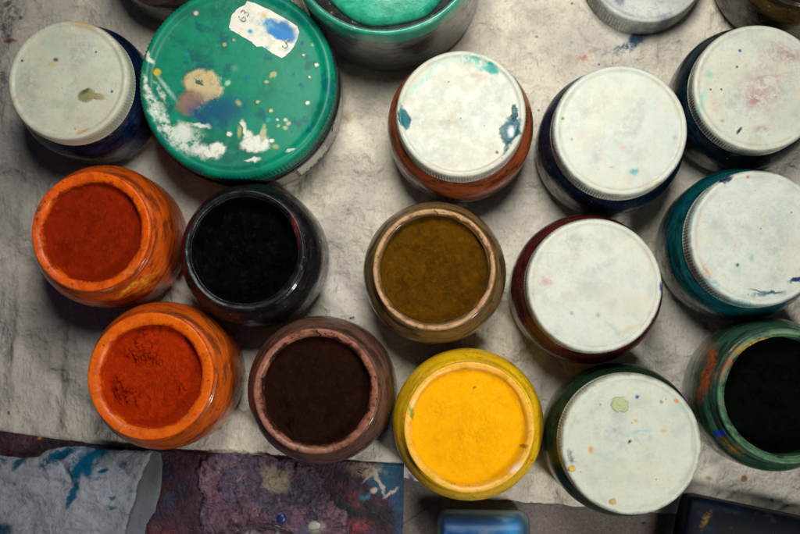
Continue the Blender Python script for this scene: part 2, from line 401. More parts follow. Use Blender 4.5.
closed_jar(*L6, 3.98, 3.40, glass_mat('dark_teal_glass', (.7, .9, .95), (.0015, .009, .017), .5, coated=True), paint_mat('dark_teal_paint', (.003, .016, .03), (.001, .005, .01), rough=.3),
  white_lid_mat('lid_white_purple', (.57, .60, .51), (.44, .46, .39), sp(L6, HL,
    (762, 92, 18, 17, 0, (.40, .23, .24), .75, .8, 2), (757, 99, 7, 6, 0, (.30, .12, .14), .7, .6, 2), (778, 50, 20, 9, -20, (.36, .24, .26), .7, .7, 2), (765, 66, 9, 9, 0, (.42, .30, .30), .5, .7, 2), (791, 56, 9, 6, 0, (.3, .18, .2), .7, .6, 2), (770, 77, 20, 3, 10, (.36, .2, .2), .5, .6, 2),
    (739, 131, 4, 1.2, 50, (.05, .02, .02), 1, .25, 0), (762, 130, 5, 3.5, 0, (.33, .15, .16), .7, .6, 2), (740, 49.5, 1.5, 1.5, 0, (.0, .05, .25), 1, .3, 0), (737, 66, 1.3, 1.3, 0, (.0, .08, .25), 1, .3, 0), (709, 74, 3, 3, 0, (.1, .45, .42), .7, .5, 0), (710, 89, 1, 1, 0, (.1, .03, .02), 1, .3, 0), (721, 89, 1, 1, 0, (.1, .03, .02), 1, .3, 0), (722, 121, 2, 1.5, 0, (.4, .25, .05), .8, .5, 0),
    (700, 105, 20, 3, 75, (.1, .5, .45), .4, .6, 1), (795, 31, 12, 2, -25, (.6, .25, .1), .8, .5, 1)), .45, 4),
  'blackish teal jar with lid stained in pale purple blooms, in the upper right', zs=.84, ribs=150)
L7 = (758.6, 237.5)
closed_jar(*L7, 4.12, 3.50, glass_mat('teal_glass', (.7, 1, 1), (.0, .060, .070), .35, coated=True), paint_mat('teal_paint', (.0, .105, .115), (.0, .04, .05), rough=.25, specks=((1.2, .09, (.25, .22, .05), .15), (1.4, .09, (.02, .1, .4), .15), (1.1, .07, (.4, .1, .02), .12))),
  white_lid_mat('lid_white_scribbled', (.58, .63, .56), (.52, .58, .52), sp(L7, HL,
    (727, 179, 6.5, 3, 25, (.012, .02, .08), 1, .25, 1), (722, 182, 3, 2, 0, (.012, .02, .08), .9, .3, 1), (748, 177, 1.5, 1.5, 0, (.5, .15, .04), .9, .3, 0),
    (772, 293, 12, 1.3, 4, (.01, .06, .12), .95, .4, 1), (763, 295, 16, 1.5, 0, (.0, .16, .22), .7, .5, 2), (760, 291, 9, 1.2, -8, (.01, .05, .12), .8, .4, 1), (797, 280, 7, 1.8, 10, (.0, .03, .12), 1, .3, 1), (708, 274, 10, 2, -45, (.4, .15, .08), .6, .5, 2), (712, 282, 9, 3, -40, (.0, .35, .42), .7, .6, 2),
    (740, 303, 26, 3, -20, (.0, .28, .33), .8, .5, 2), (738, 265, 1.8, 1.8, 0, (.0, .18, .22), 1, .3, 0), (752, 258, 2, 3, 0, (.1, .35, .35), .6, .5, 0), (775, 213, 14, 10, 30, (.35, .42, .42), .5, .8, 2), (780, 230, 12, 12, 0, (.35, .42, .42), .4, .8, 2), (695, 205, 3, 25, -10, (.2, .4, .4), .4, .8, 1)), .5, 5),
  'deep teal glossy jar with lid marked by a navy dab and blue scribbles')
L8 = (594.5, 285)
closed_jar(*L8, 4.08, 3.46, glass_mat('maroon_glass', (1, .75, .72), (.065, .009, .009), .5, coated=True), paint_mat('maroon_paint', (.10, .016, .014), (.035, .008, .008), rough=.3),
  white_lid_mat('lid_white_plain', (.61, .64, .56), (.50, .53, .46), sp(L8, HL,
    (543, 276, 9, 5, -20, (.55, .30, .24), .5, .7, 2), (546, 282, 4, 2, 0, (.5, .25, .2), .6, .6, 1), (573, 240, 12, 3, 10, (.35, .42, .25), .5, .7, 2), (604, 284, 13, 9, 0, (.45, .50, .46), .5, .8, 2), (598, 315, 2, 2, 0, (.25, .25, .28), .7, .4, 0),
    (661, 287, 1.6, 5, 5, (.02, .05, .25), .95, .3, 0), (655, 320, 3.5, 2.5, 20, (.01, .16, .3), 1, .3, 0), (572, 313, 1.5, 1.5, 0, (.25, .25, .28), .7, .4, 0), (628, 330, 9, 2, 20, (.55, .35, .2), .45, .6, 1), (655, 255, 2, 12, 20, (.5, .3, .25), .4, .6, 2)), .28, 6, speck=((.9, .05, (.10, .08, .07), .2),)),
  'maroon jar with dull off-white lid, between the ochre pigment and the teal jar', ribs=150)
L9 = (631, 444)
closed_jar(*L9, 4.07, 3.54, glass_mat('bottle_green_glass', (.8, 1, .85), (.010, .030, .014), .6, coated=True), paint_mat('bottle_green_paint', (.012, .045, .022), (.006, .018, .012), extra=((1.5, (.05, .07, .02), .6, .8, .7),), rough=.35),
  white_lid_mat('lid_white_dotted', (.58, .61, .51), (.54, .59, .48), sp(L9, HL,
    (620.5, 405, 7.5, 7.5, 0, (.40, .46, .20), .85, .12, 1), (637.5, 397, 1.8, 1.8, 0, (.0, .10, .32), 1, .3, 0), (676.5, 401, 2.2, 2, 0, (.65, .25, .05), 1, .3, 0), (636, 421, 1.8, 1.8, 0, (.55, .42, .08), 1, .3, 0), (661.5, 402, 1.5, 1.5, 0, (.15, .15, .12), .8, .4, 0), (600.5, 405, 1.2, 1.2, 0, (.2, .2, .15), .8, .4, 0),
    (642, 431, 11, 2.4, 5, (.2, .48, .52), .7, .6, 2), (644, 438, 7, 3.5, 5, (.08, .38, .48), .8, .6, 2), (655, 415, 10, 5, 0, (.45, .58, .55), .6, .8, 2), (680, 425, 8, 22, -10, (.40, .55, .55), .5, .9, 2), (606, 454, 9, 2, 0, (.3, .5, .5), .5, .6, 2), (617, 461, 10, 2, 0, (.3, .45, .5), .5, .6, 2), (630, 442, 2.2, 1.3, 50, (.05, .06, .03), 1, .3, 0),
    (591, 450, 2.4, 3.2, 0, (.62, .28, .10), .95, .3, 0), (571, 458, 3, 8, 12, (.05, .07, .10), .9, .4, 2), (577, 462, 8, 4, -10, (.2, .28, .28), .5, .8, 2), (572, 469, 3.3, 2.6, 0, (.75, .42, .02), 1, .2, 0), (613, 502, 3.2, 2.6, 20, (.50, .36, .10), 1, .2, 0), (601, 479, 16, 5, 0, (.45, .5, .42), .5, .8, 2), (664, 431, 2.5, 1.5, 0, (.6, .3, .15), .8, .5, 0), (615, 430, 1.5, 1.5, 0, (.3, .3, .25), .7, .5, 0), (684, 474, 10, 3, 50, (.5, .5, .4), .5, .7, 2)), .4, 7),
  'bottle green jar whose lid has a pale green square spot, nearest the blue vial', ribs=150)

# ---- open jars
orange = (.80, .085, .006)
J1 = (90.5, 231)
open_jar(*J1, 4.0, 3.20, 2.62, 5.1, glass_mat('orange_glass', (1, .75, .5), (.58, .085, .004), .55, spots=[(2.0, -2.9, 1.0, .07, .62, (.80, .48, .03), .9, .6, 2), (2.6, -2.7, .8, .1, .8, (.75, .35, .02), .8, .6, 2), (.9, -3.0, .4, .07, .2, (.6, .5, .3), .9, .4, 1)], coated=True, lo=-.6, hi=.1, dark=(.20, .035, .006)),
  paint_mat('orange_coating', dust=(2.62, (.30, .022, .003)), col= (.88, .13, .003), col2=(.66, .075, .003), extra=((.9, (.30, .035, .008), .60, .75, .8), (2.2, (.03, .02, .01), .68, .76, .9)), rough=.3,
    specks=((1.3, .16, (.72, .28, .03), .25), (2, .1, (.05, .02, .01), .2)), spots=[(-2.85, 1.2, .13, .5, -.35, (.05, .02, .01), .85, .5, 2), (2.1, -2.1, .5, .12, .7, (.6, .3, .05), .7, .5, 2)]),
  pigment_mat('red_oxide_pigment', (.30, .020, .003), (.19, .012, .003), (.40, .035, .006)), 'jar of smooth rust red pigment with thick bright orange rim, left of the black jar', seed=1, lump=.06,
  lumps=((-.6, 1.6, .3, .06), (.9, 1.9, .2, .08)))
J2 = (150, 376)
open_jar(*J2, 4.06, 3.32, 2.66, 4.9, glass_mat('orange_glass_grimy', (1, .75, .5), (.60, .10, .005), .62, coated=True, lo=-.6, hi=.1, dark=(.20, .045, .010)),
  paint_mat('orange_coating_grimy', dust=(2.66, (.50, .036, .003)), col= (.90, .155, .004), col2=(.80, .11, .004), extra=((1, (.35, .05, .01), .62, .75, .7), (2.4, (.04, .02, .01), .68, .75, .9)), rough=.3,
    specks=((1.3, .14, (.6, .3, .04), .2), (2, .1, (.06, .02, .01), .25))),
  pigment_mat('crumbly_orange_pigment', (.50, .034, .003), (.33, .020, .003), (.60, .06, .006), bump=1), 'jar of crumbly orange red pigment, just above the blue-stained rag', seed=4, lump=.09,
  lumps=((-.8, 1.3, .9, .30), (-.4, 1.9, .7, .26), (-1.6, -.9, .8, .24), (-2.0, -.4, .6, .24), (1.5, -.6, .5, .18), (.1, 1.0, .6, .22), (-.9, -1.4, 1.0, .2)))
J3 = (315.5, 391)
open_jar(*J3, 4.02, 3.24, 2.80, 5.0, glass_mat('umber_glass', (.95, .8, .75), (.125, .060, .042), .55, coated=True, lo=-.6, hi=.1),
  paint_mat('umber_coating', dust=(2.8, (.03, .012, .008)), col= (.34, .13, .08), col2=(.22, .085, .052), extra=((1.2, (.09, .035, .022), .52, .68, .85), (2.6, (.03, .014, .01), .62, .72, .9)), rough=.3,
    specks=((1.6, .12, (.05, .02, .015), .3),)),
  pigment_mat('umber_pigment', (.020, .0075, .0045), (.011, .004, .003), (.032, .011, .006), bump=.8), 'jar of dark umber pigment with pinkish brown rim, left of the yellow jar', seed=8, lump=.10,
  lumps=((-1.3, -2.0, .7, .2), (-1.9, 1.0, .5, .1)))
J4 = (469, 427)
open_jar(*J4, 4.08, 3.34, 2.90, 5.3, glass_mat('yellow_glass', (1, .92, .55), (.90, .52, .006), .66, coated=True, lo=-.6, hi=.1, dark=(.68, .38, .010)),
  paint_mat('yellow_coating', dust=(2.9, (.93, .44, .01)), col= (.88, .48, .075), col2=(.86, .43, .03), extra=((.8, (.72, .40, .015), .52, .68, .9), (2.4, (.30, .20, .02), .67, .74, .8)), rough=.28,
    spots=[(-3.0, .7, .12, .45, .3, (.20, .28, .04), .9, .4, 1), (2.8, -1.0, .2, .12, 0, (.25, .12, .01), .9, .4, 1), (2.4, -2.1, .3, .15, .6, (.85, .75, .55), .8, .5, 1)],
    specks=((1.5, .09, (.15, .10, .01), .25),)),
  pigment_mat('yellow_pigment', (.95, .44, .003), (.86, .36, .003), (1, .52, .02), bump=.55, spots=[(.3, 2.0, .09, .05, .5, (.3, .12, .01), .9, .3, 0), (2.75, -1.0, .13, .1, 0, (.3, .14, .01), .9, .3, 1)]), 'jar brim-full of bright yellow pigment', seed=11, lump=.035,
  lumps=((.2, -.3, .8, .05), (.9, .4, .5, .05), (-1.6, 1.0, .6, .06), (-.4, -.8, .5, .05), (.9, -.9, .5, .04), (-.6, -1.7, .4, .04)))
J5 = (434, 269)
open_jar(*J5, 3.92, 3.18, 2.84, 5.0, glass_mat('ochre_glass', (.95, .85, .65), (.16, .095, .035), .55, coated=True, lo=-.6, hi=.1),
  paint_mat('ochre_coating', dust=(2.84, (.13, .06, .006)), col= (.50, .29, .14), col2=(.36, .20, .09), extra=((1, (.16, .085, .03), .55, .7, .8), (2.6, (.06, .035, .015), .66, .74, .8)), rough=.45),
  pigment_mat('ochre_pigment', (.110, .046, .003), (.055, .024, .002), (.17, .078, .005), bump=1), 'jar of mustard brown pigment with tan rim, directly above the yellow jar', seed=15, lump=.11,
  lumps=((.5, .5, 1, .08), (-1.2, -.8, .7, .08), (1.7, -1.2, .6, .1)))
J6 = (244, 250)
open_jar(*J6, 3.98, 3.20, 2.80, 4.3, glass_mat('black_glass', (.35, .35, .4), (.008, .008, .011), .75, coated=True, lo=-.6, hi=.1),
  paint_mat('black_coating', dust=(2.8, (.003, .003, .003)), col= (.012, .012, .014), col2=(.004, .004, .006), extra=((1.3, (.03, .03, .035), .6, .75, .8),), rough=.3,
    spots=[(2.7, 1.2, .16, .9, .15, (.22, .03, .02), .8, .5, 2), (3.4, -.9, .3, .12, .3, (.5, .48, .42), .8, .4, 2)], specks=((1.6, .08, (.2, .18, .14), .12),)),
  pigment_mat('black_pigment', (.003, .003, .0035), (.0015, .0015, .002), (.010, .010, .011), bump=.9), 'black jar of black pigment with sooty glossy walls', seed=19, lump=.2, lumps=((1, 1, 1, .2), (-1, -.6, .9, .2)))
J7 = (786, 396)
open_jar(*J7, 4.08, 3.42, 3.0, 4.2, glass_mat('leaf_green_glass', (.75, .95, .85), (.025, .075, .045), .5, coated=True,
    spots=[(-3.55, 1.2, .17, 1.4, -.28, (.50, .07, .01), .9, .6, 2), (-3.1, -2.0, .2, .17, 0, (.01, .04, .35), 1, .2, 0), (-2.5, -2.7, .6, .16, -.7, (.30, .16, .01), .9, .5, 2)]),
  paint_mat('leaf_green_coating', dust=(3, (.008, .016, .010)), col= (.075, .17, .085), col2=(.035, .09, .05), extra=((1.1, (.015, .05, .035), .52, .68, .85), (.7, (.16, .14, .07), .62, .75, .6)), rough=.4,
    spots=[(-1.6, 2.55, .8, .25, .35, (.60, .34, .02), 1, .4, 2), (-.9, 2.75, .5, .22, .1, (.55, .30, .02), 1, .4, 2), (-3.0, 1.7, .22, .9, -.55, (.42, .06, .01), .9, .5, 2)]),
  pigment_mat('bottle_black_pigment', (.0022, .003, .0025), (.001, .0015, .001), (.004, .005, .004), bump=.4), 'green-walled jar with yellow smear on its rim and black pigment inside', seed=23, lump=.12, lumps=((-1, 1, 1, .2), (-1, -1.6, .9, .2)))
# ------------------------------------------------------------------ large green-lidded tub
GZ = 5.0
G = (236, 80.5)
gc = at(G[0], G[1], GZ)
tub = empty('paint_tub', (gc.x, gc.y, 0), 'big paint tub with paint-splashed green screw lid and torn labels', 'paint tub')
m = M('green_lid'); m.col = (.0, .245, .14)
m.mottle(.35, (.0, .13, .085), .4, .65, .8, detail=6); m.mottle(2.5, (.01, .27, .17), .5, .75, .5, off=3, detail=8)
m.mottle(1.0, (.0, .10, .12), .58, .75, .7, off=8, detail=6); m.mottle(6, (.02, .14, .10), .56, .70, .3, off=18, detail=8, rough=.7)
f = m.noise(1.2, 10, .75, stretch=(1, 3, 1), rot=.9, off=5).outputs['Fac']; m.over(m.ramp(f, .63, .70), (.20, .42, .32), .35)
wht = (.78, .80, .70); tan = (.55, .45, .22)
gl = [(201, 82, 19, 14, -10, (.58, .47, .24), 1, .12, 1), (208, 92, 14, 9, 20, (.58, .47, .24), 1, .15, 1), (189, 101, 14, 12, 30, (.30, .17, .13), .95, .25, 1), (199, 81, 6, 1.8, -35, (.02, .10, .07), .95, .2, 1),
      (216, 110, 21, 12, -10, (.0, .07, .17), .85, .6, 1), (227, 106, 14, 9, 0, (.0, .08, .18), .7, .8, 1), (200, 116, 16, 4, -35, (.01, .06, .22), .7, .5, 1),
      (255, 143, 14, 9, 5, wht, 1, .15, 1), (243, 128, 3, 9, 10, wht, .95, .25, 1), (262, 134, 3, 9, -12, (.5, .52, .3), .9, .3, 1), (248, 136, 4, 7, 15, wht, .95, .3, 1), (239, 131, 2, 6, -5, (.45, .42, .12), .8, .3, 0),
      (217, 148, 9, 7, -15, wht, 1, .15, 1), (205, 152, 14, 4, -18, wht, .95, .25, 1), (183, 131, 10, 8, -50, wht, .95, .3, 1), (165, 122, 18, 4.5, -48, wht, .9, .3, 2), (152, 101, 14, 3, -62, wht, .85, .35, 2), (146, 83, 12, 2.2, -75, wht, .8, .4, 2),
      (160, 92, 12, 2, -60, wht, .8, .4, 2), (165, 86, 14, 1.6, -52, (.5, .7, .6), .75, .5, 0), (150, 60, 4, 2, -30, wht, .95, .3, 0), (148, 55, 1.6, 4, 0, wht, .9, .3, 0), (200, 125, 9, 2.2, -5, wht, .9, .35, 1), (175, 138, 20, 7, -45, (.7, .77, .68), .95, .4, 2), (160, 112, 5, 20, 28, (.7, .77, .68), .9, .4, 2), (205, 151, 12, 7, -15, wht, 1, .3, 2), (190, 143, 14, 7, -35, (.7, .77, .68), .9, .4, 2), (152, 112, 2.5, 22, 25, (.6, .75, .65), .8, .5, 2), (194, 133, 9, 6, -30, (.6, .72, .6), .6, .6, 2),
      (156, 71.5, 4, 4, 0, (.62, .48, .05), 1, .15, 0), (228.5, 133.5, 3, 2.6, 0, wht, 1, .2, 0), (271, 140, 2.8, 2.2, 0, wht, 1, .2, 0), (270, 110, 2.4, 2.2, 0, (.6, .58, .36), 1, .2, 0), (257, 101, 2.2, 2.1, 0, (.5, .5, .3), 1, .2, 0),
      (227, 82, 3, 2.2, 40, (.4, .65, .45), .9, .3, 0), (273, 74, 4, 2.6, 30, (.42, .45, .16), .9, .3, 1), (266, 81, 2, 1.5, 0, (.5, .5, .2), .9, .3, 0), (223.5, 43.5, 2.4, 2.4, 0, (.35, .42, .2), .95, .2, 0), (233, 39, 2, 2, 0, (.4, .42, .25), .9, .2, 0), (195, 12, 2.6, 2.4, 0, (.6, .5, .38), 1, .2, 0),
      (316, 64, 2.2, 2.1, 0, wht, 1, .2, 0), (309, 76, 1.7, 1.6, 0, (.65, .75, .6), 1, .2, 0), (303, 54, 1.6, 1.6, 0, (.55, .7, .55), 1, .2, 0), (307, 102, 2.4, 2.2, 0, wht, 1, .2, 0), (300, 84, 2.2, 1.8, 0, (.0, .08, .25), .8, .3, 0), (293, 73, 1.6, 1.6, 0, (.0, .09, .25), .8, .3, 0), (302, 42, 2, 2, 0, (.0, .06, .28), .8, .3, 0),
      (285, 119, 2, 1.6, 0, (.6, .72, .5), .9, .3, 0), (288, 122.5, 2.1, 2, 0, (.55, .55, .35), .9, .3, 0), (278, 125, 1.7, 1.5, 0, (.5, .55, .3), .9, .3, 0), (285, 127, 2.2, 2, 0, (.5, .5, .28), .9, .3, 0), (277, 119, 1.3, 1.3, 0, wht, .9, .3, 0), (268, 119, 2.6, 1.5, 0, (.0, .4, .4), .8, .4, 0),
      (186, 53.5, 2.4, 2, 0, (.0, .28, .38), .9, .3, 0), (234, 67, 3.4, 3, 0, (.12, .35, .25), .6, .5, 0), (246, 77, 3, 2.4, 0, (.0, .12, .3), .6, .5, 0), (312, 44, 1.5, 1.5, 0, (.4, .4, .2), .9, .3, 0), (290, 150, 5, 1.6, 20, wht, .85, .3, 1), (275, 146, 3, 2, 0, (.5, .45, .2), .8, .4, 0), (300, 20, 5, 4, 0, (.0, .1, .14), .6, .7, 1), (252, 159, 8, 2, 3, wht, .9, .3, 1), (238, 102, 3, 2, -40, (.5, .45, .2), .8, .4, 0)]
t = m.spots(sp(G, GZ, *gl))
m.specks(1.3, .06, (.30, .45, .28), .6, .3); m.specks(1.0, .07, (.01, .09, .22), .5, .25, off=9)
m.bump(m.noise(3, 4).outputs['Fac'], .1, .0006); m.bump(t, .8, .0009)
green_lid = m.done(.38, Specular_IOR_Level=.22)
RL = 5.36
prof = [(0, GZ-.16)]+[(RL*k, GZ-.16) for k in (.1, .2, .3, .4, .5, .6, .7, .8, .86)]+[(RL-.62, GZ-.15), (RL-.5, GZ-.07), (RL-.38, GZ), (RL-.24, GZ), (RL-.1, GZ-.06), (RL-.02, GZ-.2)]
for k in range(8): prof.append((RL+.03, GZ-.28-.9*k/7))
prof += [(RL+.06, GZ-1.25), (RL+.06, GZ-1.35), (RL-.15, GZ-1.35), (RL-.2, GZ-.4), (0, GZ-.4)]
def rf(r, z, a):
    if GZ-1.2 < z < GZ-.25 and r > RL: return (r+.04*max(-.3, math.cos(a*150)), z)
    if z > GZ-.2 and r > .4: return (r, z+.02*nz(r*math.cos(a)*.4, r*math.sin(a)*.4))
    return (r, z)
vs, fs = lathe(prof, 600, rf)
lid = mesh('lid', vs, fs, green_lid, tub)
# neck and body
neck = paint_mat('black_rubber_ring', (.01, .01, .012), (.03, .03, .035), rough=.4, specks=((2, .15, (.5, .5, .45), .3), (2.6, .14, (.02, .3, .2), .2)))
vs, fs = lathe([(RL-.2, GZ-1.95), (RL+.12, GZ-1.95), (RL+.2, GZ-1.85), (RL+.2, GZ-1.5), (RL+.1, GZ-1.38), (RL-.2, GZ-1.38)], 128, close=True)
mesh('sealing_ring', [(a, b, c) for a, b, c in vs], fs, neck, tub)
RB = 5.40
prof = [(0, 0), (RB-.7, 0)]+catmull([(RB-.7, 0), (RB-.2, .1), (RB, .5), (RB+.02, 1.5), (RB-.02, 2.6), (RB-.2, 3.2), (RB-.42, 3.55)], 4)
inn = [(max(0, r-.2), z+(.2 if z < .3 else 0)) for r, z in prof][::-1]
vs, fs = lathe(prof+inn[:-1]+[(0, .2)], 128)
mesh('glass_body', vs, fs, glass_mat('smoky_glass', (.5, .5, .53), (.035, .032, .035), .7), tub)
vs, fs = lathe([(0, .4), (RB-.5, .4), (RB-.3, .8), (RB-.26, 2.5), (RB-.45, 3.1), (RB-.7, 3.45), (0, 3.45)], 96)
mesh('paint', vs, fs, paint_mat('greyish_paint', (.09, .08, .085), (.03, .03, .035), extra=((.6, (.16, .14, .14), .5, .7, .6),)), tub)
def torn(name, parent, R, a0, a1, z0, z1, mat, seed, jag=.35, n=40):
    vs, fs = [], []
    for i in range(n+1):
        a = math.radians(a0+(a1-a0)*i/n); e = min(i, n-i)/n*2
        lo = z0+jag*nz(i*.35, seed, 0)+(1-min(1, e*5))*.3*abs(nz(seed, i)); hi = z1+jag*1.3*nz(i*.3, seed, 9)-(1-min(1, e*6))*.5
        hi = max(hi, lo+.05)
        for k in range(6):
            z = lo+(hi-lo)*k/5
            rr = R+.025+.05*abs(nz(i*.2, k*.5, seed))
            if z > 2.6: rr -= (z-2.6)*.30
            if z < .5: rr -= (.5-z)**2*1.2
            vs.append((rr*math.cos(a), rr*math.sin(a), z))
    for i in range(n):
        for k in range(5): fs.append((i*6+k, i*6+6+k, i*6+7+k, i*6+k+1))
    o = mesh(name, vs, fs, mat, parent, recalc=False); sm = o.modifiers.new('thick', 'SOLIDIFY'); sm.thickness = .00015; return o
m = M('torn_paper'); m.col = (.62, .61, .54); m.mottle(1.5, (.45, .42, .36), .5, .7, .7); m.mottle(3, (.10, .10, .10), .66, .72, .8, off=5); torn_m = m.done(.7)
m = M('printed_paper'); m.col = (.33, .31, .25); m.mottle(1.2, (.33, .30, .24), .45, .7, .7)
w = m.n.new('ShaderNodeTexWave'); w.wave_type = 'BANDS'; w.bands_direction = 'Z'; w.inputs['Scale'].default_value = 1.1; m.l.new(m.co, w.inputs[0])
m.over(m.math('MULTIPLY', m.ramp(w.outputs['Fac'], .93, .99), m.ramp(m.noise(14, 2).outputs['Fac'], .45, .5)), (.14, .10, .05), .8); print_m = m.done(.6)
torn('label', tub, RB, -112, -58, .5, 2.9, print_m, 3, .12)
torn('label', tub, RB, -56, -33, .9, 3.4, torn_m, 8, .5)
torn('label', tub, RB, -24, -2, .7, 2.6, torn_m, 14, .55)
# sticker on the lid
stk = [(229, 27), (232, 15), (238, 8), (245, 5), (247, 1), (255, 3), (268, 9), (283, 17), (297, 26), (299, 31), (298, 38), (293, 48), (285, 56), (282, 58), (272, 53), (262, 46), (257, 47), (252, 42), (240, 35), (231, 30)]
pts = []
for i in range(len(stk)):
    a, b = stk[i], stk[(i+1) % len(stk)]
    for k in range(4):
        t = k/4; pts.append((a[0]+(b[0]-a[0])*t+random.uniform(-.3, .3), a[1]+(b[1]-a[1])*t+random.uniform(-.3, .3)))
zs = GZ-.12
P = [at(x, y, zs)-gc for x, y in pts]
n = len(P)
vs = [(p.x, p.y, zs) for p in P]+[(p.x, p.y, zs-.03) for p in P]
fs = [tuple(range(n))[::-1]]+[(i, (i+1) % n, n+(i+1) % n, n+i) for i in range(n)]
m = M('sticker_paper'); m.col = (.80, .79, .68); m.mottle(2.5, (.62, .60, .48), .5, .7, .6)
m.spots(sp(G, zs, (281, 30, 17, 9.5, -27, (.0, .17, .40), 1, .2, 1), (270, 24, 7, 5, -27, (.0, .2, .42), 1, .3, 1), (279, 33, 15, 6, -20, (.0, .20, .55), 1, .2, 1), (265, 22, 9, 4, -20, (.25, .55, .65), .7, .6, 2), (249.5, 30.5, 2.4, 2.2, 0, (.02, .30, .6), 1, .3, 0), (263.5, 14.5, 3, 2.6, 0, (.65, .50, .15), .9, .3, 0), (266, 48, 3, 3, 0, (.1, .45, .65), .8, .5, 1), (262, 34, 4, 2, 0, (.35, .55, .55), .5, .7, 1), (258, 23, 3, 3, 0, (.3, .4, .3), .5, .7, 2), (248, 16, 7, 6, 0, (.25, .38, .32), .5, .6, 2), (286, 49, 3, 2, 0, (.3, .5, .6), .7, .5, 1)))
st = mesh('sticker', vs, fs, m.done(.55), tub, smooth=False)
ink = M('faded_ink'); ink.col = (.16, .16, .13); ink.mottle(5, (.5, .5, .43), .45, .6); ink = ink.done(.7)
def text(s, px, py, size, rot, parent):
    cu = bpy.data.curves.new('lettering', 'FONT'); cu.body = s; cu.size = size*CM; cu.extrude = .00004; cu.align_x = 'CENTER'; cu.align_y = 'CENTER'
    tmp = bpy.data.objects.new('tmp', cu); me = bpy.data.meshes.new_from_object(tmp); bpy.data.objects.remove(tmp); me.materials.clear(); me.materials.append(ink)
    o = bpy.data.objects.new('lettering', me); C.objects.link(o); o.parent = parent
    p = at(px, py, zs)-gc; o.location = (p.x*CM, p.y*CM, (zs+.006)*CM); o.rotation_euler = (0, 0, rot); return o
text('63', 244, 16, .72, math.radians(62), st)
text('S', 287, 43, .85, math.radians(150), st)
placed.append(('tub', gc.x, gc.y, RB))

# ------------------------------------------------------------------ open glass tub at the top, without lid
TZ = 7.0
tc_ = at(384, -62, TZ)
ot = empty('paint_tub', (tc_.x, tc_.y, 0), 'large uncovered glass tub with green paint round its rim, above the white lids', 'paint tub')
R = 5.28
prof = catmull([(R-.8, 0), (R-.15, .12), (R, .6), (R, 3), (R, 5), (R-.03, 6.2), (R-.08, 6.7), (R-.10, TZ-.08), (R-.2, TZ), (R-.32, TZ-.08), (R-.34, 6.5), (R-.3, 5.8), (R-.26, 3), (R-.3, .8), (R-.9, .4)], 4)
vs, fs = lathe([(0, 0)]+prof+[(0, .4)], 128)
mesh('glass_body', vs, fs, glass_mat('clear_tub_glass', (.55, .60, .58), (.02, .022, .022), .7), ot)
def wb(r, z, a): return (r, z+(.25*nz(math.cos(a)*3, math.sin(a)*3) if z < 6.0 else 0))
vs, fs = lathe([(R+.015, 5.75), (R+.02, 6.2), (R-.04, 6.72), (R-.06, TZ-.06), (R-.2, TZ+.02), (R-.33, TZ-.05), (R-.37, 6.6), (R-.36, 5.9)], 128, wb)
mesh('paint_coating', vs, fs, paint_mat('tub_green_rim', (.03, .34, .22), (.02, .25, .17), extra=((1.5, (.35, .55, .45), .62, .75, .7),), rough=.3, coat=.3), ot)
def lev(r, z, a): return (r*(1+.07*nz(math.cos(a)*2, math.sin(a)*2, 2)) if z > 3 else r, z)
vs, fs = lathe([(0, .5), (R-.9, .5), (R-.45, .9), (R-.38, 3.2), (R-.45, 4.2), (R-.8, 4.6), (0, 4.6)], 128, None)
mesh('paint', vs, fs, paint_mat('tub_dark_paint', (.018, .022, .022), (.05, .05, .048), extra=((1.4, (.25, .35, .33), .62, .7, .8), (2.2, (.35, .2, .05), .7, .76, .8)), rough=.25), ot)
vs, fs = lathe([(0, 5.15), (3.6, 5.1), (3.9, 4.95), (4.0, 4.7), (4.0, 4.55)], 128, lambda r, z, a: (r*(1+.06*nz(math.cos(a)*1.5, math.sin(a)*1.5)), z+.05*nz(r*math.cos(a), r*math.sin(a))))
mesh('paint_skin', vs, fs, paint_mat('tub_green_paint', (.02, .36, .22), (.05, .48, .32), extra=((.8, (.0, .2, .13), .55, .72, .6),), rough=.25, coat=.4), ot)
placed.append(('open tub', tc_.x, tc_.y, R))

# ------------------------------------------------------------------ loose lid, partial jars at the frame's top
c = at(647, -36, 1.9)
ll = mesh_lid = lid_mesh('jar_lid', None, 3.45, 1.9, 1.85, white_lid_mat('lid_grey', (.50, .52, .50), (.30, .31, .33), sp((647, -36), 1.9,
    (620, 0, 5, 7, 10, (.06, .07, .11), .9, .4, 1), (667, 21, 6, 8, 0, (.10, .13, .20), .9, .4, 1), (648, 10, 24, 9, 0, (.75, .76, .72), .7, .7, 2), (648, 5, 60, 20, 0, (.45, .46, .46), .3, .5, 2)), .6, 12), 120, .05)
ll.location = (c.x*CM, c.y*CM, .0005); tag(ll, 'loose grey-white ribbed lid lying on the sheet, cut by the top edge', 'jar lid')
placed.append(('lid', c.x, c.y, 3.45))

c = at(186, -46, HR)
open_jar(159, -70, 3.7, 3.2, 2.85, 4.6, glass_mat('mauve_glass', (.8, .75, .78), (.12, .075, .07), .6, coated=True, lo=-.6, hi=.1),
  paint_mat('mauve_coating', (.16, .095, .085), (.05, .03, .03), extra=((1.2, (.01, .008, .01), .5, .65, .8),), rough=.35),
  pigment_mat('dark_plum_pigment', (.008, .005, .006), (.004, .003, .003), (.02, .01, .01)), 'mauve brown jar half hidden behind the big green lid at top', seed=31)
c = at(800, -47, HR)
open_jar(812, -60, 4.0, 3.3, 2.9, 4.6, glass_mat('amber_glass', (.75, .6, .3), (.05, .03, .008), .6, coated=True, lo=-.6, hi=.1),
  paint_mat('amber_coating', (.06, .035, .01), (.02, .012, .006), extra=((1.2, (.008, .008, .01), .5, .65, .8),), rough=.35),
  pigment_mat('dark_olive_pigment', (.02, .012, .003), (.008, .005, .002), (.03, .02, .004)), 'dark amber jar cut by the top right corner', seed=37)

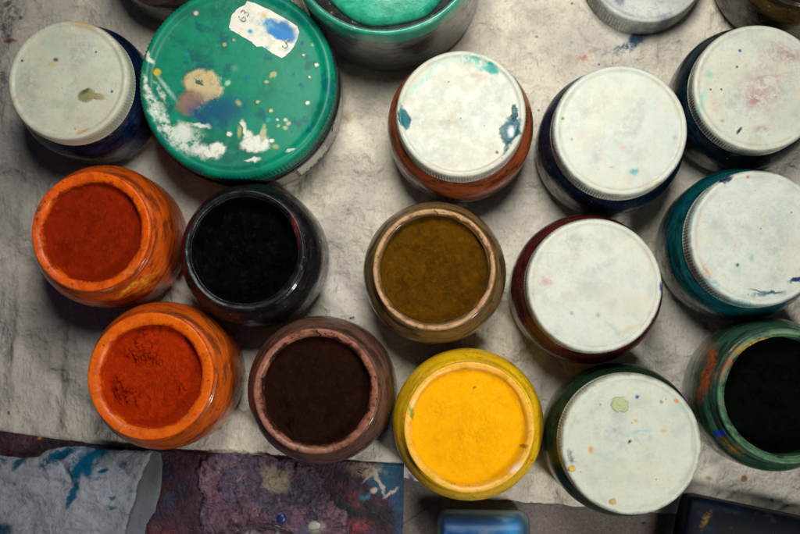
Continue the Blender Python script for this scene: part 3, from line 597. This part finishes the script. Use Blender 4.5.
# ------------------------------------------------------------------ table, sheet
m = M('table_board'); m.col = (.20, .165, .15)
m.mottle(.5, (.15, .12, .105), .4, .7, .8, detail=8); m.mottle(6, (.30, .26, .235), .5, .7, .6, off=3, detail=8, rough=.7); m.mottle(18, (.07, .055, .05), .6, .7, .7, off=7)
m.specks(1.1, .06, (.0, .08, .18), .8, .2)
o_ = at(0, 0, 0)
def tp(*lst, z=0):
    out = []
    for (x, y, rx, ry, a, col, al, e, w) in lst:
        p = at(x, y, z); k = (HC-z)/FPX; out.append((p.x, p.y, rx*k, ry*k, math.radians(a), col, al, e, w))
    return out
m.spots(tp((425, 510, 40, .7, 34, (.02, .05, .10), .7, .5, 0), (456, 486, 6, 3.5, 0, (.0, .02, .09), 1, .3, 0), (645, 524, 2, 1.5, 0, (.03, .02, .02), .9, .3, 0)))
m.bump(m.noise(7, 8, .75).outputs['Fac'], .9, .0012); m.bump(m.noise(30, 3, .7).outputs['Fac'], .6, .0005)
tbl_m = m.done(.85)
X, Y = 75, 60
vs = [(-X, -Y, -.3), (X, -Y, -.3), (X, Y, -.3), (-X, Y, -.3), (-X, -Y, -3.3), (X, -Y, -3.3), (X, Y, -3.3), (-X, Y, -3.3)]
tb = mesh('table_top', vs, [(0, 1, 2, 3), (7, 6, 5, 4), (0, 4, 5, 1), (1, 5, 6, 2), (2, 6, 7, 3), (3, 7, 4, 0)], tbl_m, smooth=False); tag(tb, kind='structure')

def line_y(poly, x):
    for (x0, y0), (x1, y1) in zip(poly, poly[1:]):
        if x0 <= x <= x1: return y0+(y1-y0)*(x-x0)/(x1-x0)
    return poly[-1][1] if x > poly[-1][0] else poly[0][1]
edge = [(-400, 405), (0, 433), (110, 446), (200, 456), (300, 462), (405, 478), (470, 498), (560, 505), (700, 517), (830, 521), (1300, 525)]
# creases: (x0, y0, x1, y1, width px, height cm)
cre = [(26, 160, 12, 440, 4, .2), (70, 190, 56, 440, 5, -.22), (76, 190, 64, 440, 4, .12), (82, 300, 78, 440, 6, .05), (98, 20, 118, 60, 6, .08), (120, 0, 100, 90, 5, .06), (560, 0, 612, 70, 2.0, .18), (578, 0, 625, 60, 2.2, .14), (500, 0, 545, 70, 4, .12), (520, 70, 560, 100, 4, .1), (640, 60, 760, -20, 3, .05),
       (720, 500, 742, 484, 1.6, .24), (744, 512, 752, 498, 1.5, .2), (774, 512, 792, 494, 1.6, .26), (700, 470, 735, 455, 2, .16), (786, 506, 800, 498, 1.5, .24), (330, 200, 380, 90, 6, .05), (350, 250, 395, 150, 4, .05), (335, 330, 372, 230, 5, .05),
       (516, 350, 545, 395, 4, .05), (640, 360, 700, 350, 4, .04), (655, 205, 690, 150, 4, .05), (500, 30, 540, 20, 8, .04), (510, 60, 560, 40, 8, .03), (0, 60, 22, 110, 5, .08), (0, 215, 20, 330, 5, .05), (400, 40, 520, 60, 9, .04)]
def seg_d(px, py, a):
    x0, y0, x1, y1 = a[:4]; dx, dy = x1-x0, y1-y0; t = max(0, min(1, ((px-x0)*dx+(py-y0)*dy)/(dx*dx+dy*dy)))
    return math.hypot(px-x0-dx*t, py-y0-dy*t), t
NX, NY = 420, 260
vs, fs = [], []
for j in range(NY+1):
    for i in range(NX+1):
        px = -260+1330*i/NX; yb = line_y(edge, px)+1.6*nz(px*.06, 0)+.8*nz(px*.3, 2)
        py = yb-(yb+240)*(1-(1-j/NY))**1.0
        h = .07*fbm(px*.012, py*.012, 3)-.14*abs(nz(px*.03-py*.012, py*.03, 18))+.12*abs(nz(px*.05+py*.02, py*.02-px*.012, 8))
        # diagonal gathers in the middle
        h += .06*math.sin((px*.9+py*.45)*.16+3*nz(px*.01, py*.01))*max(0, min(1, 1-abs(px-340)/160))*max(0, min(1, (420-py)/80))
        for cr in cre:
            if abs(px-(cr[0]+cr[2])/2) < 90 and abs(py-(cr[1]+cr[3])/2) < 200:
                wob = 4*nz(px*.03, py*.03, cr[0]*.1)
                d, t = seg_d(px+wob, py, cr)
                if d < cr[4]*3: h += cr[5]*math.exp(-(d/cr[4])**2)*math.sin(PI*min(1, max(0, .1+.8*t)))
        z = max(-.26, -.10+h)
        if j < 3: z = max(-.27, z-.03*(3-j))
        p = at(px, py, 0); vs.append((p.x, p.y, z))
for j in range(NY):
    for i in range(NX):
        a = j*(NX+1)+i; fs.append((a, a+1, a+NX+2, a+NX+1))
m = M('cream_sheet'); m.col = (.78, .725, .59)
m.mottle(.12, (.52, .49, .45), .4, .62, .7, detail=5)
m.mottle(.5, (.58, .55, .46), .42, .7, .8, off=2, detail=8, rough=.65)
f = m.noise(.55, 10, .7, stretch=(1.5, .7, 1), rot=-.5, dist=.3).outputs['Fac']; m.over(m.ramp(f, .5, .66), (.50, .46, .38), .4)
m.mottle(.9, (.42, .39, .35), .58, .75, .3, off=31, detail=10, rough=.75)
f = m.noise(.9, 9, .7, stretch=(.6, 2.6, 1), rot=-.35, off=6).outputs['Fac']; m.over(m.ramp(f, .55, .75), (.60, .57, .48), .6)
m.mottle(5, (.30, .28, .26), .56, .75, .5, off=11, detail=8, rough=.7)
blu = (.0, .06, .12)
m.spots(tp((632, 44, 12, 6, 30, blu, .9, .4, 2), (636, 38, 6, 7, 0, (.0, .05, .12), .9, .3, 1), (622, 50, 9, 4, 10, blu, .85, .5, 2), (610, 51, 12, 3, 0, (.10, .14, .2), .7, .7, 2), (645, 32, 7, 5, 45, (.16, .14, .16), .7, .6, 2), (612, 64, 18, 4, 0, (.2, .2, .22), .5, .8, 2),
    (583, 57, 5.5, 4, 20, (.42, .10, .06), .85, .6, 2), (567, 57, 5, 4, 0, (.38, .25, .18), .6, .8, 2), (533, 14, 5, 5, 0, (.38, .16, .12), .6, .8, 2), (572, 42, 1.6, 1.3, 0, (.05, .35, .25), .8, .4, 0), (537, 36, 1.5, 1.3, 0, (.15, .12, .1), .8, .4, 0), (594, 50, 5, 2, 20, (.40, .2, .15), .5, .7, 2),
    (346, 117, 5, 6, 0, (.25, .11, .04), .75, .8, 1), (8, 6, 12, 22, 10, (.025, .03, .045), .9, .6, 2), (3, 32, 8, 14, 0, (.02, .05, .09), .85, .6, 2), (10, 40, 7, 3, 10, (.22, .035, .02), .95, .3, 1), (0, 80, 8, 16, 0, (.03, .03, .06), .8, .6, 2), (20, 17, 2, 2, 0, (.02, .02, .03), 1, .4, 0), (5, 171, 14, 4, -10, (.05, .06, .09), .7, .7, 2), (2, 257, 10, 5, 0, (.05, .06, .09), .7, .7, 2), (4, 345, 6, 14, 10, (.05, .06, .09), .7, .8, 2), (8, 413, 1.5, 1.5, 0, (.02, .02, .02), 1, .3, 0),
    (745, 479, 3.2, 3.2, 0, (.22, .09, .01), 1, .2, 0), (772, 500.5, 1.8, 1.6, 0, (.0, .12, .28), 1, .3, 0), (709, 478.5, 3, 1.5, 0, (.2, .12, .05), .8, .5, 0), (659, 481, 1.5, 1.5, 0, (.05, .1, .2), .9, .4, 0),
    (352, 318, 2.2, 1.8, 0, (.02, .015, .015), 1, .4, 1), (357, 330, 7, 4, 0, (.04, .03, .03), .8, .7, 2), (365, 350, 9, 5, 0, (.05, .04, .03), .7, .8, 2), (343, 322, 3, 2, 0, (.03, .02, .02), .8, .6, 2), (410, 480, 2.5, 4, 10, (.0, .06, .25), .9, .4, 1),
    (40, 330, 55, 140, 4, (.30, .275, .30), .45, .9, 0), (10, 150, 40, 200, 4, (.22, .20, .23), .4, .9, 0)))  # broad purple-grey patches: vignette darkening at the left painted into the sheet colour
m.specks(.55, .05, (.05, .045, .05), .8, .4); m.specks(.5, .045, (.3, .12, .04), .8, .25, off=3)
m.bump(m.noise(1.0, 7, .55, dist=.3, stretch=(1.6, .6, 1), rot=-.5).outputs['Fac'], .45, .003)
for vs_c, vd, ww in ((.22, .008, 2.4), (.5, .0028, 1.2), (1.6, .0004, .5)):
    vo = m.n.new('ShaderNodeTexVoronoi'); m.l.new(m.warp(.8, ww), vo.inputs['Vector']); vo.inputs['Scale'].default_value = vs_c; m.bump(vo.outputs['Distance'], .9, vd)
m.bump(m.noise(1.2, 6, .6, stretch=(3, .5, 1), rot=-.45, dist=1).outputs['Fac'], .35, .002)
for rot_ in (.12, 1.69):
    w_ = m.noise(9, 3, .6, stretch=(5, .6, 1), rot=rot_, off=3).outputs['Fac']; m.bump(w_, .35, .0004)
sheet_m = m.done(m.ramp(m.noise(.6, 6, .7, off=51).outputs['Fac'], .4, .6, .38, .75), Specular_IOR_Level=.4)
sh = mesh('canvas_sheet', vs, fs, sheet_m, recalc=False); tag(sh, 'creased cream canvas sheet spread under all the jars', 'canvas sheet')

# ------------------------------------------------------------------ painted board at the bottom left
def slab(name, outline, z, thick, mat, nx, ny, hf, bbox, parent=None):
    """grid clipped to a px outline given by top(x)/bottom rows: bbox=(x0,x1,topfun,botfun)"""
    x0, x1, tf, bf = bbox; vs, fs = [], []
    for j in range(ny+1):
        for i in range(nx+1):
            u, w_ = i/nx, j/ny
            px = x0(w_)+(x1(w_)-x0(w_))*u; py = tf(px)+(bf(px)-tf(px))*w_
            e = min(i, nx-i, j, ny-j)
            p = at(px, py, z); vs.append((p.x, p.y, z+hf(px, py)-(.02 if e == 0 else 0)))
    for j in range(ny):
        for i in range(nx):
            a = j*(nx+1)+i; fs.append((a, a+nx+1, a+nx+2, a+1))
    o = mesh(name, vs, fs, mat, parent, recalc=False)
    s = o.modifiers.new('thick', 'SOLIDIFY'); s.thickness = thick*CM; s.offset = -1
    return o
BZ = .02
m = M('painted_board'); m.col = (.040, .009, .018)
m.mottle(.5, (.018, .007, .018), .4, .65, .9, detail=8, rough=.65); m.mottle(1.6, (.07, .035, .075), .52, .7, .7, off=4, detail=8, rough=.7); m.mottle(1.2, (.012, .02, .05), .60, .72, .8, off=9, detail=8)
bl2 = (.0, .075, .14)
m.spots(tp((388, 478, 18, 17, 0, bl2, 1, .2, 1), (400, 500, 9, 40, 3, (.01, .06, .13), .95, .3, 1), (365, 470, 18, 7, -8, (.45, .36, .24), .9, .4, 2), (352, 470, 8, 6, 0, (.20, .10, .08), .8, .5, 2),
    (378, 480, 1.8, 16, 25, (.50, .40, .34), .95, .3, 1), (374, 490, 4, 3, 0, (.6, .5, .42), .95, .3, 1), (392, 492, 9, 1.5, 38, (.50, .40, .36), .95, .3, 1), (371, 475, 10, 1.5, 40, (.5, .38, .32), .85, .4, 1), (366, 498, 6, 2, 60, (.02, .16, .3), .9, .4, 1),
    (330, 500, 19, 14, -20, (.006, .005, .008), .97, .35, 1), (365, 515, 34, 12, -8, (.005, .005, .008), .97, .3, 1), (330, 478, 22, 12, -10, (.035, .012, .025), .9, .5, 1), (352, 497, 14, 6, -35, (.16, .03, .045), .9, .6, 2), (357, 527, 14, 7, 0, (.33, .04, .06), .9, .5, 2), (340, 486, 3, 2, 0, (.12, .03, .06), .9, .4, 0), (362, 498, 2, 2, 0, (.0, .15, .3), .9, .4, 0),
    (165, 535, 16, 10, 0, (.22, .03, .02), .9, .5, 2), (180, 525, 22, 16, 0, (.06, .02, .06), .7, .7, 2), (170, 500, 6, 8, 0, (.02, .04, .12), .7, .7, 2), (27, 439, 15, 5, 0, (.14, .025, .02), .8, .6, 2), (40, 438, 1.6, 1.6, 0, (.5, .3, .02), 1, .3, 0), (100, 446, 12, 5, 0, (.02, .05, .14), .8, .6, 2), (70, 443, 12, 5, 0, (.02, .01, .015), .8, .6, 2), (213, 450, 4, 2.5, 0, (.02, .14, .25), .9, .4, 1), (190, 470, 14, 12, 0, (.12, .02, .06), .6, .7, 2)))
m.bump(m.noise(2.2, 8, .65, dist=1).outputs['Fac'], .8, .002); m.bump(m.noise(12, 5, .7).outputs['Fac'], .5, .0005)
bm_ = m.done(.42, Specular_IOR_Level=.5)
btop = lambda x: line_y([(-200, 425), (0, 431), (110, 447), (200, 452), (300, 458), (404, 464)], x)
board = empty('painted_board', at(200, 560, 0), 'paint-crusted maroon board with a blue corner, lying under the rag', 'painted board')
org = at(200, 560, 0)
def reparent(o, p):
    o.parent = p; o.location = Vector(o.location)-Vector(p.location)
b = slab('board', None, BZ, .22, bm_, 300, 90, lambda x, y: .05*fbm(x*.05, y*.05, 2)+.05*max(0, fbm(x*.09, y*.09, 4)), (lambda w: -140, lambda w: 404-5*w, btop, lambda x: 720)); b.name = 'board'; reparent(b, board)
# object coordinates of the material are measured from the board's own origin: keep mesh at world coordinates
b.data.transform(Matrix.Translation(-Vector(b.location)*0))
# thick dried purple paint
m = M('dried_purple_paint'); m.col = (.215, .11, .16)
m.mottle(.35, (.13, .105, .165), .42, .62, .9, detail=8, rough=.6, dist=1); m.mottle(.8, (.35, .21, .26), .50, .70, .75, off=4, detail=8, rough=.65, dist=1.5); m.mottle(1.4, (.045, .035, .075), .60, .72, .8, off=9, detail=8, dist=1.5)
f = m.noise(.55, 6, .6, dist=1.2, off=77).outputs['Fac']; m.over(m.ramp(m.math('ABSOLUTE', m.math('SUBTRACT', f, .5)), .012, .002), (.035, .018, .035), .8)
m.spots(tp((277, 480, 13, 11, -30, (.50, .44, .30), .95, .2, 1), (270, 473, 7, 6, 0, (.50, .44, .30), .9, .3, 1), (300, 500, 14, 8, 10, (.04, .05, .09), .85, .5, 2), (322, 485, 12, 12, 0, (.15, .07, .10), .7, .7, 2), (298, 488, 3, 2, 0, (.05, .15, .25), .8, .4, 0), (213, 469, 3, 2, 0, (.06, .12, .06), .9, .4, 1), (317, 527, 8, 6, 0, (.42, .42, .36), 1, .3, 1)), )
m.bump(m.noise(.7, 7, .58, dist=1.8).outputs['Fac'], .9, .010); m.bump(m.noise(9, 6, .7).outputs['Fac'], .8, .0012)
pm = m.done(.5)
poly = [(202, 462), (212, 456), (235, 452), (262, 456), (290, 461), (312, 466), (322, 478), (326, 492), (334, 503), (345, 513), (350, 530), (352, 560), (345, 600), (200, 600), (196, 560), (203, 534), (200, 515), (205, 500), (200, 486), (197, 474)]
def inside_d(x, y, P):
    ins = False; dm = 1e9
    for i in range(len(P)):
        (x0, y0), (x1, y1) = P[i], P[(i+1) % len(P)]
        if (y0 > y) != (y1 > y) and x < (x1-x0)*(y-y0)/(y1-y0)+x0: ins = not ins
        d, _ = seg_d(x, y, (x0, y0, x1, y1)); dm = min(dm, d)
    return dm if ins else -dm
def impasto(name, poly, step, z, hfun, mat, parent, wobble=3, thick=.12):
    xs = [p[0] for p in poly]; ys = [p[1] for p in poly]
    x0, x1, y0, y1 = min(xs)-4, max(xs)+4, min(ys)-4, max(ys)+4
    nx, ny = int((x1-x0)/step), int((y1-y0)/step); idx, vs, fs = {}, [], []
    for j in range(ny+1):
        for i in range(nx+1):
            px, py = x0+i*step, y0+j*step
            d = inside_d(px, py, poly)+wobble*nz(px*.12, py*.12, 5)+wobble*.4*nz(px*.4, py*.4, 2)
            if d > -step:
                if d < 0:
                    df = lambda X_, Y_: inside_d(X_, Y_, poly)+wobble*nz(X_*.12, Y_*.12, 5)+wobble*.4*nz(X_*.4, Y_*.4, 2)
                    gx, gy = (df(px+.3, py)-d)/.3, (df(px, py+.3)-d)/.3; g2 = max(.5, gx*gx+gy*gy); px -= gx*d/g2; py -= gy*d/g2
                p = at(px, py, z); idx[(i, j)] = len(vs)
                vs.append((p.x, p.y, z+hfun(px, py)+thick*(min(1, max(-.6, d/3)))))
    for j in range(ny):
        for i in range(nx):
            k = [(i, j), (i, j+1), (i+1, j+1), (i+1, j)]
            if all(q in idx for q in k): fs.append(tuple(idx[q] for q in k))
    o = mesh(name, vs, fs, mat, parent, recalc=False)
    return o
ip = impasto('dried_paint', poly, .9, .08, lambda x, y: .14*fbm(x*.05, y*.06, 1)+.26*(.5-abs(nz(x*.05+.8*nz(x*.05, y*.05, 3), y*.09, 7)))+.08*nz(x*.2, y*.2, 2)+.05*nz(x*.4, y*.4, 2), pm, None); reparent(ip, board)
def drop(name, px, py, r, z, mat, parent, h=.5):
    c = at(px, py, z); vs, fs = lathe([(0, r*h), (r*.4, r*h*.93), (r*.75, r*h*.65), (r*.95, r*h*.3), (r, -.1)], 32, lambda rr, zz, a: (rr*(1+.12*math.sin(2*a+px)), zz))
    o = mesh(name, vs, fs, mat, None, loc=(c.x, c.y, z))
    if parent: reparent(o, parent)
    return o
def gloss(name, c): mm = M(name); mm.col = c; mm.mottle(3, tuple(k*.6 for k in c), .5, .7, .6); return mm.done(.35)
drop('paint_drop', 281.5, 519, .33, .2, gloss('navy_drop', (.01, .025, .14)), board)
drop('paint_drop', 316, 528, .46, .12, gloss('ivory_drop', (.42, .43, .37)), board, .35)
drop('paint_drop', 323, 519, .12, .2, gloss('golden_drop', (.6, .3, .01)), board)

# ------------------------------------------------------------------ rag: a folded paper cloth in two layers
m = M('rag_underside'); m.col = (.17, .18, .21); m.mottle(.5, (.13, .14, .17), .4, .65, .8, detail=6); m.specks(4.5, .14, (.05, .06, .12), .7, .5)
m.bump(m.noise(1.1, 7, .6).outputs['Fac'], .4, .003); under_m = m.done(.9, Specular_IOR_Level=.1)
m = M('rag_cloth'); m.col = (.37, .40, .45)
m.mottle(.4, (.26, .28, .32), .4, .65, .8, detail=6); m.mottle(4, (.25, .25, .29), .5, .7, .6, off=3, detail=8); m.specks(5, .12, (.10, .10, .16), .5, .35)
bb = (.0, .10, .20); bd = (.0, .05, .09)
rs = [(86, 462, 15, 6, 42, bb, 1, .25, 1), (98, 453, 14, 5, 30, bb, 1, .3, 1), (80, 472, 8, 5, 60, bb, 1, .3, 1), (64, 454, 14, 4, 20, bd, 1, .3, 1), (50, 462, 12, 4, 25, bb, .9, .4, 2), (92, 458, 26, 16, 30, bb, .75, .5, 2), (90, 468, 7, 9, 30, bb, .95, .3, 1), (107, 470, 6, 2.2, 25, bb, 1, .25, 1), (77, 490, 4, 12, -18, bb, .97, .25, 1), (73, 500, 3, 7, -10, bb, .9, .35, 1), (127, 464, 5, 4, 0, bb, .8, .5, 2), (73, 458, 4, 14, 5, bd, .9, .4, 2), (55, 458, 10, 6, 20, bd, .9, .4, 2), (60, 452, 10, 5, 30, bb, .9, .4, 2), (22, 462, 9, 3.5, 45, bd, .95, .35, 1), (4, 458, 7, 9, 0, bd, .95, .4, 2), (46, 469, 5, 4, 0, bd, .7, .6, 2), (115, 497, 2.6, 1.6, 0, bb, .9, .4, 1), (115, 507, 4, 2, 10, bb, .9, .4, 1), (134, 490, 5, 2.2, -20, bb, .7, .5, 2), (2, 529, 12, 7, -10, bd, .95, .4, 1), (100, 478, 4, 1, 0, bb, .6, .5, 1), (17, 483, 2, 2, 0, bd, .7, .5, 1)]
m.spots(tp(*rs, z=.5))
m.bump(m.noise(1.1, 7, .6, dist=1).outputs['Fac'], .6, .005); m.bump(m.noise(5, 6, .65, dist=.4).outputs['Fac'], .5, .0012); m.bump(m.noise(25, 3, .7).outputs['Fac'], .35, .0003)
rag_m = m.done(.9, Specular_IOR_Level=.1)
rag = empty('paint_rag', at(80, 560, 0), 'crumpled grey-white rag folded over, daubed with bright blue paint', 'rag')
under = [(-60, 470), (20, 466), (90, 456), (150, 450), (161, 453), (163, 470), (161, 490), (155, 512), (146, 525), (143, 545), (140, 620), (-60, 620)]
upper = [(-60, 455), (0, 455), (20, 458), (38, 457), (48, 450), (58, 448), (75, 446), (100, 449), (130, 450), (153, 452), (146, 468), (138, 485), (137, 498), (130, 515), (124, 540), (115, 620), (-60, 620)]
def foldh(x, y):
    h = .30*fbm(x*.018, y*.02, 11)+.22*(.5-abs(nz(x*.035+.5*nz(x*.03, y*.03), y*.03, 13)))
    d, t = seg_d(x, y, (72, 455, 80, 600)); h += .16*math.exp(-(d/9)**2)
    d, t = seg_d(x, y, (20, 475, 78, 488)); h += -.16*math.exp(-(d/4)**2)
    d, t = seg_d(x, y, (112, 460, 140, 486)); h += -.14*math.exp(-(d/3.5)**2)
    d, t = seg_d(x, y, (60, 462, 72, 480)); h += -.16*math.exp(-(d/3)**2)
    return h
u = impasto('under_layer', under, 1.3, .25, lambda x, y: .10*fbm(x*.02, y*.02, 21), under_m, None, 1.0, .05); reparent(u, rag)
u2 = impasto('upper_layer', upper, 1.0, .68, foldh, rag_m, None, 1.2, .14); reparent(u2, rag)
for q in (u, u2):
    s = q.modifiers.new('thick', 'SOLIDIFY'); s.thickness = .0006

# ------------------------------------------------------------------ round glass dish cut by the bottom edge
c = at(262, 577, .75)
vs, fs = lathe(catmull([(0.01, .35), (2.2, .35), (2.7, .45), (2.86, .8), (2.93, .85), (3.0, .78), (2.9, .4), (2.5, .22), (0.01, .2)], 3), 96)
d_ = mesh('glass_dish', vs, fs, glass_mat('dish_glass', (.9, .88, .92), (.25, .2, .24), .3), None, loc=(c.x, c.y, .0)); tag(d_, 'shallow clear dish on the purple paint, barely showing at the bottom edge', 'dish')

# ------------------------------------------------------------------ blue vial
a = at(437, 531, .95); bq = at(529, 533, .95)
L = (bq-a).length; ang = math.atan2(bq.y-a.y, bq.x-a.x)
RV = 1.22
vial = empty('glass_vial', (a.x, a.y, 0), 'small glass vial of blue paint lying on its side', 'vial', rz=ang)
def hl(name, prof, mat, seg=64):
    vs, fs = lathe(prof, seg); vs = [(z, x, y+RV-.28) for x, y, z in vs]
    return mesh(name, vs, fs, mat, vial)
prof = catmull([(.01, .0), (.8, .02), (1.12, .18), (RV, .5), (RV, 1.2), (RV, 2.6), (RV, L-.7), (RV-.06, L-.3), (RV-.3, L-.04), (RV-.5, L), (.01, L)], 4)
pin = [(max(.01, r-.13), .13+z*(L-.26)/L) for r, z in prof][::-1]
hl('glass_wall', prof+pin, glass_mat('vial_glass', (.7, .9, 1), (.06, .13, .25), .1, rough=.38))
m = M('vial_blue_paint'); m.col = (.015, .11, .33)
sx = m.n.new('ShaderNodeSeparateXYZ'); m.l.new(m.co, sx.inputs[0])
m.mottle(.8, (.09, .14, .24), .42, .7, .7, detail=6); m.over(m.ramp(sx.outputs[0], L-1.9, L-1.3), (.0, .30, .62)); m.over(m.ramp(sx.outputs[0], L-.75, L-.6), (.10, .12, .16), .9); m.over(m.ramp(sx.outputs[0], .55, .3), (.0, .09, .22)); m.mottle(1.5, (.02, .16, .33), .5, .65, .8, off=5)
hl('paint', [(.01, .2)]+[(max(.01, r-.17), .2+z*(L-.4)/L) for r, z in prof[1:-1]]+[(.01, L-.2)], m.done(.4))

# ------------------------------------------------------------------ dark navy bottle at the bottom right
p0 = at(676, 555, 1.5); p1 = at(840, 590, 1.5)
ang = math.atan2(p1.y-p0.y, p1.x-p0.x); L = 9.2; Wd, Ht = 3.4, 2.5
bot = empty('paint_bottle', (p0.x, p0.y, 0), 'dark navy squared paint bottle lying flat in the bottom right corner', 'paint bottle', rz=ang)
def sbox(L, Wd, Ht, inset, seg=64, z0=0):
    vs, fs, rings = [], [], []
    st = [(.0, .80), (.06, .90), (.22, .96), (.5, 1), (L*.3, 1), (L*.6, 1), (L-.8, 1), (L-.3, .96), (L-.06, .85), (L, .7)]
    for x, k in st:
        ring = []
        for s in range(seg):
            a = 2*PI*s/seg; ca, sa = math.cos(a), math.sin(a); e = .38
            yy = math.copysign(abs(ca)**e, ca)*(Wd-(1-k)*1.6-inset); zz = math.copysign(abs(sa)**e, sa)*(Ht/2-(1-k)*1.2-inset)
            ring.append(len(vs)); vs.append((x+(inset if x < L/2 else -inset), yy, Ht/2+zz+.0))
        rings.append(ring)
    for A, B in zip(rings, rings[1:]):
        for s in range(seg): t = (s+1) % seg; fs.append((A[s], B[s], B[t], A[t]))
    fs.append(tuple(rings[0])); fs.append(tuple(rings[-1][::-1]))
    return vs, fs
m = M('navy_bottle'); m.col = (.0008, .002, .006); m.mottle(.35, (.0008, .005, .015), .45, .65, .9, detail=4); m.mottle(1.6, (.01, .015, .02), .62, .75, .7, off=5)
m.spots([(1.0, 2.3, .16, .5, -.3, (.20, .12, .02), .8, .5, 2), (4.2, .4, .35, .3, 0, (.2, .13, .03), .8, .5, 2)])
vs, fs = sbox(L, Wd, Ht, 0); bt = mesh('body', vs, fs, m.done(.5, Specular_IOR_Level=.12), bot)
bt.location.z = -.0015
vs, fs = lathe([(0, 0), (1.3, 0), (1.3, .5), (1.55, .55), (1.55, 2.2), (1.4, 2.35), (0, 2.35)], 64, lambda r, z, a: (r+(.03*math.cos(a*48) if r > 1.5 else 0), z))
vs = [(L-.02+z, x, y+Ht/2-.15) for x, y, z in vs]; mesh('cap', vs, fs, paint_mat('black_cap', (.02, .02, .022)), bot)

# ------------------------------------------------------------------ light
w = bpy.data.worlds.new('World'); bpy.context.scene.world = w; w.use_nodes = True
bg = w.node_tree.nodes['Background']; bg.inputs[0].default_value = (.62, .58, 1.0, 1); bg.inputs[1].default_value = .025
def area(name, p, target, size, power, col, spread=180, sy=None):
    l = bpy.data.lights.new(name, 'AREA'); l.energy = power; l.color = col; l.shape = 'RECTANGLE' if sy else 'DISK'; l.size = size*CM
    if sy: l.size_y = sy*CM
    l.spread = math.radians(spread)
    o = bpy.data.objects.new(name, l); C.objects.link(o); o.location = Vector(p)*CM
    o.rotation_euler = (Vector(target)-Vector(p)).to_track_quat('-Z', 'Y').to_euler(); return o
k0 = at(520, 90, 0)
area('key_softbox', (k0.x-3, k0.y+17, 60), (k0.x-1, k0.y-1, 0), 26, .95, (1, .972, .90), 84)
area('side_window', (34, -30, 50), (0, 0, 3), 7, .8, (1, .97, .92), 110, 16)
vs_ = bpy.context.scene.view_settings
bpy.context.scene.display_settings.display_device = 'sRGB'
vs_.view_transform = 'Standard'; vs_.look = 'None'; vs_.exposure = 0; vs_.gamma = 1
cy = bpy.context.scene.cycles
bpy.context.scene.render.engine = 'CYCLES'
cy.max_bounces = 12; cy.transmission_bounces = 10; cy.use_denoising = True
for i in range(len(placed)):
    for j in range(i):
        a, b = placed[i], placed[j]; d = math.hypot(a[1]-b[1], a[2]-b[2])-a[3]-b[3]
        if d < 0: print('OVERLAP %.2f' % d, a[0][:40], '|', b[0][:40])
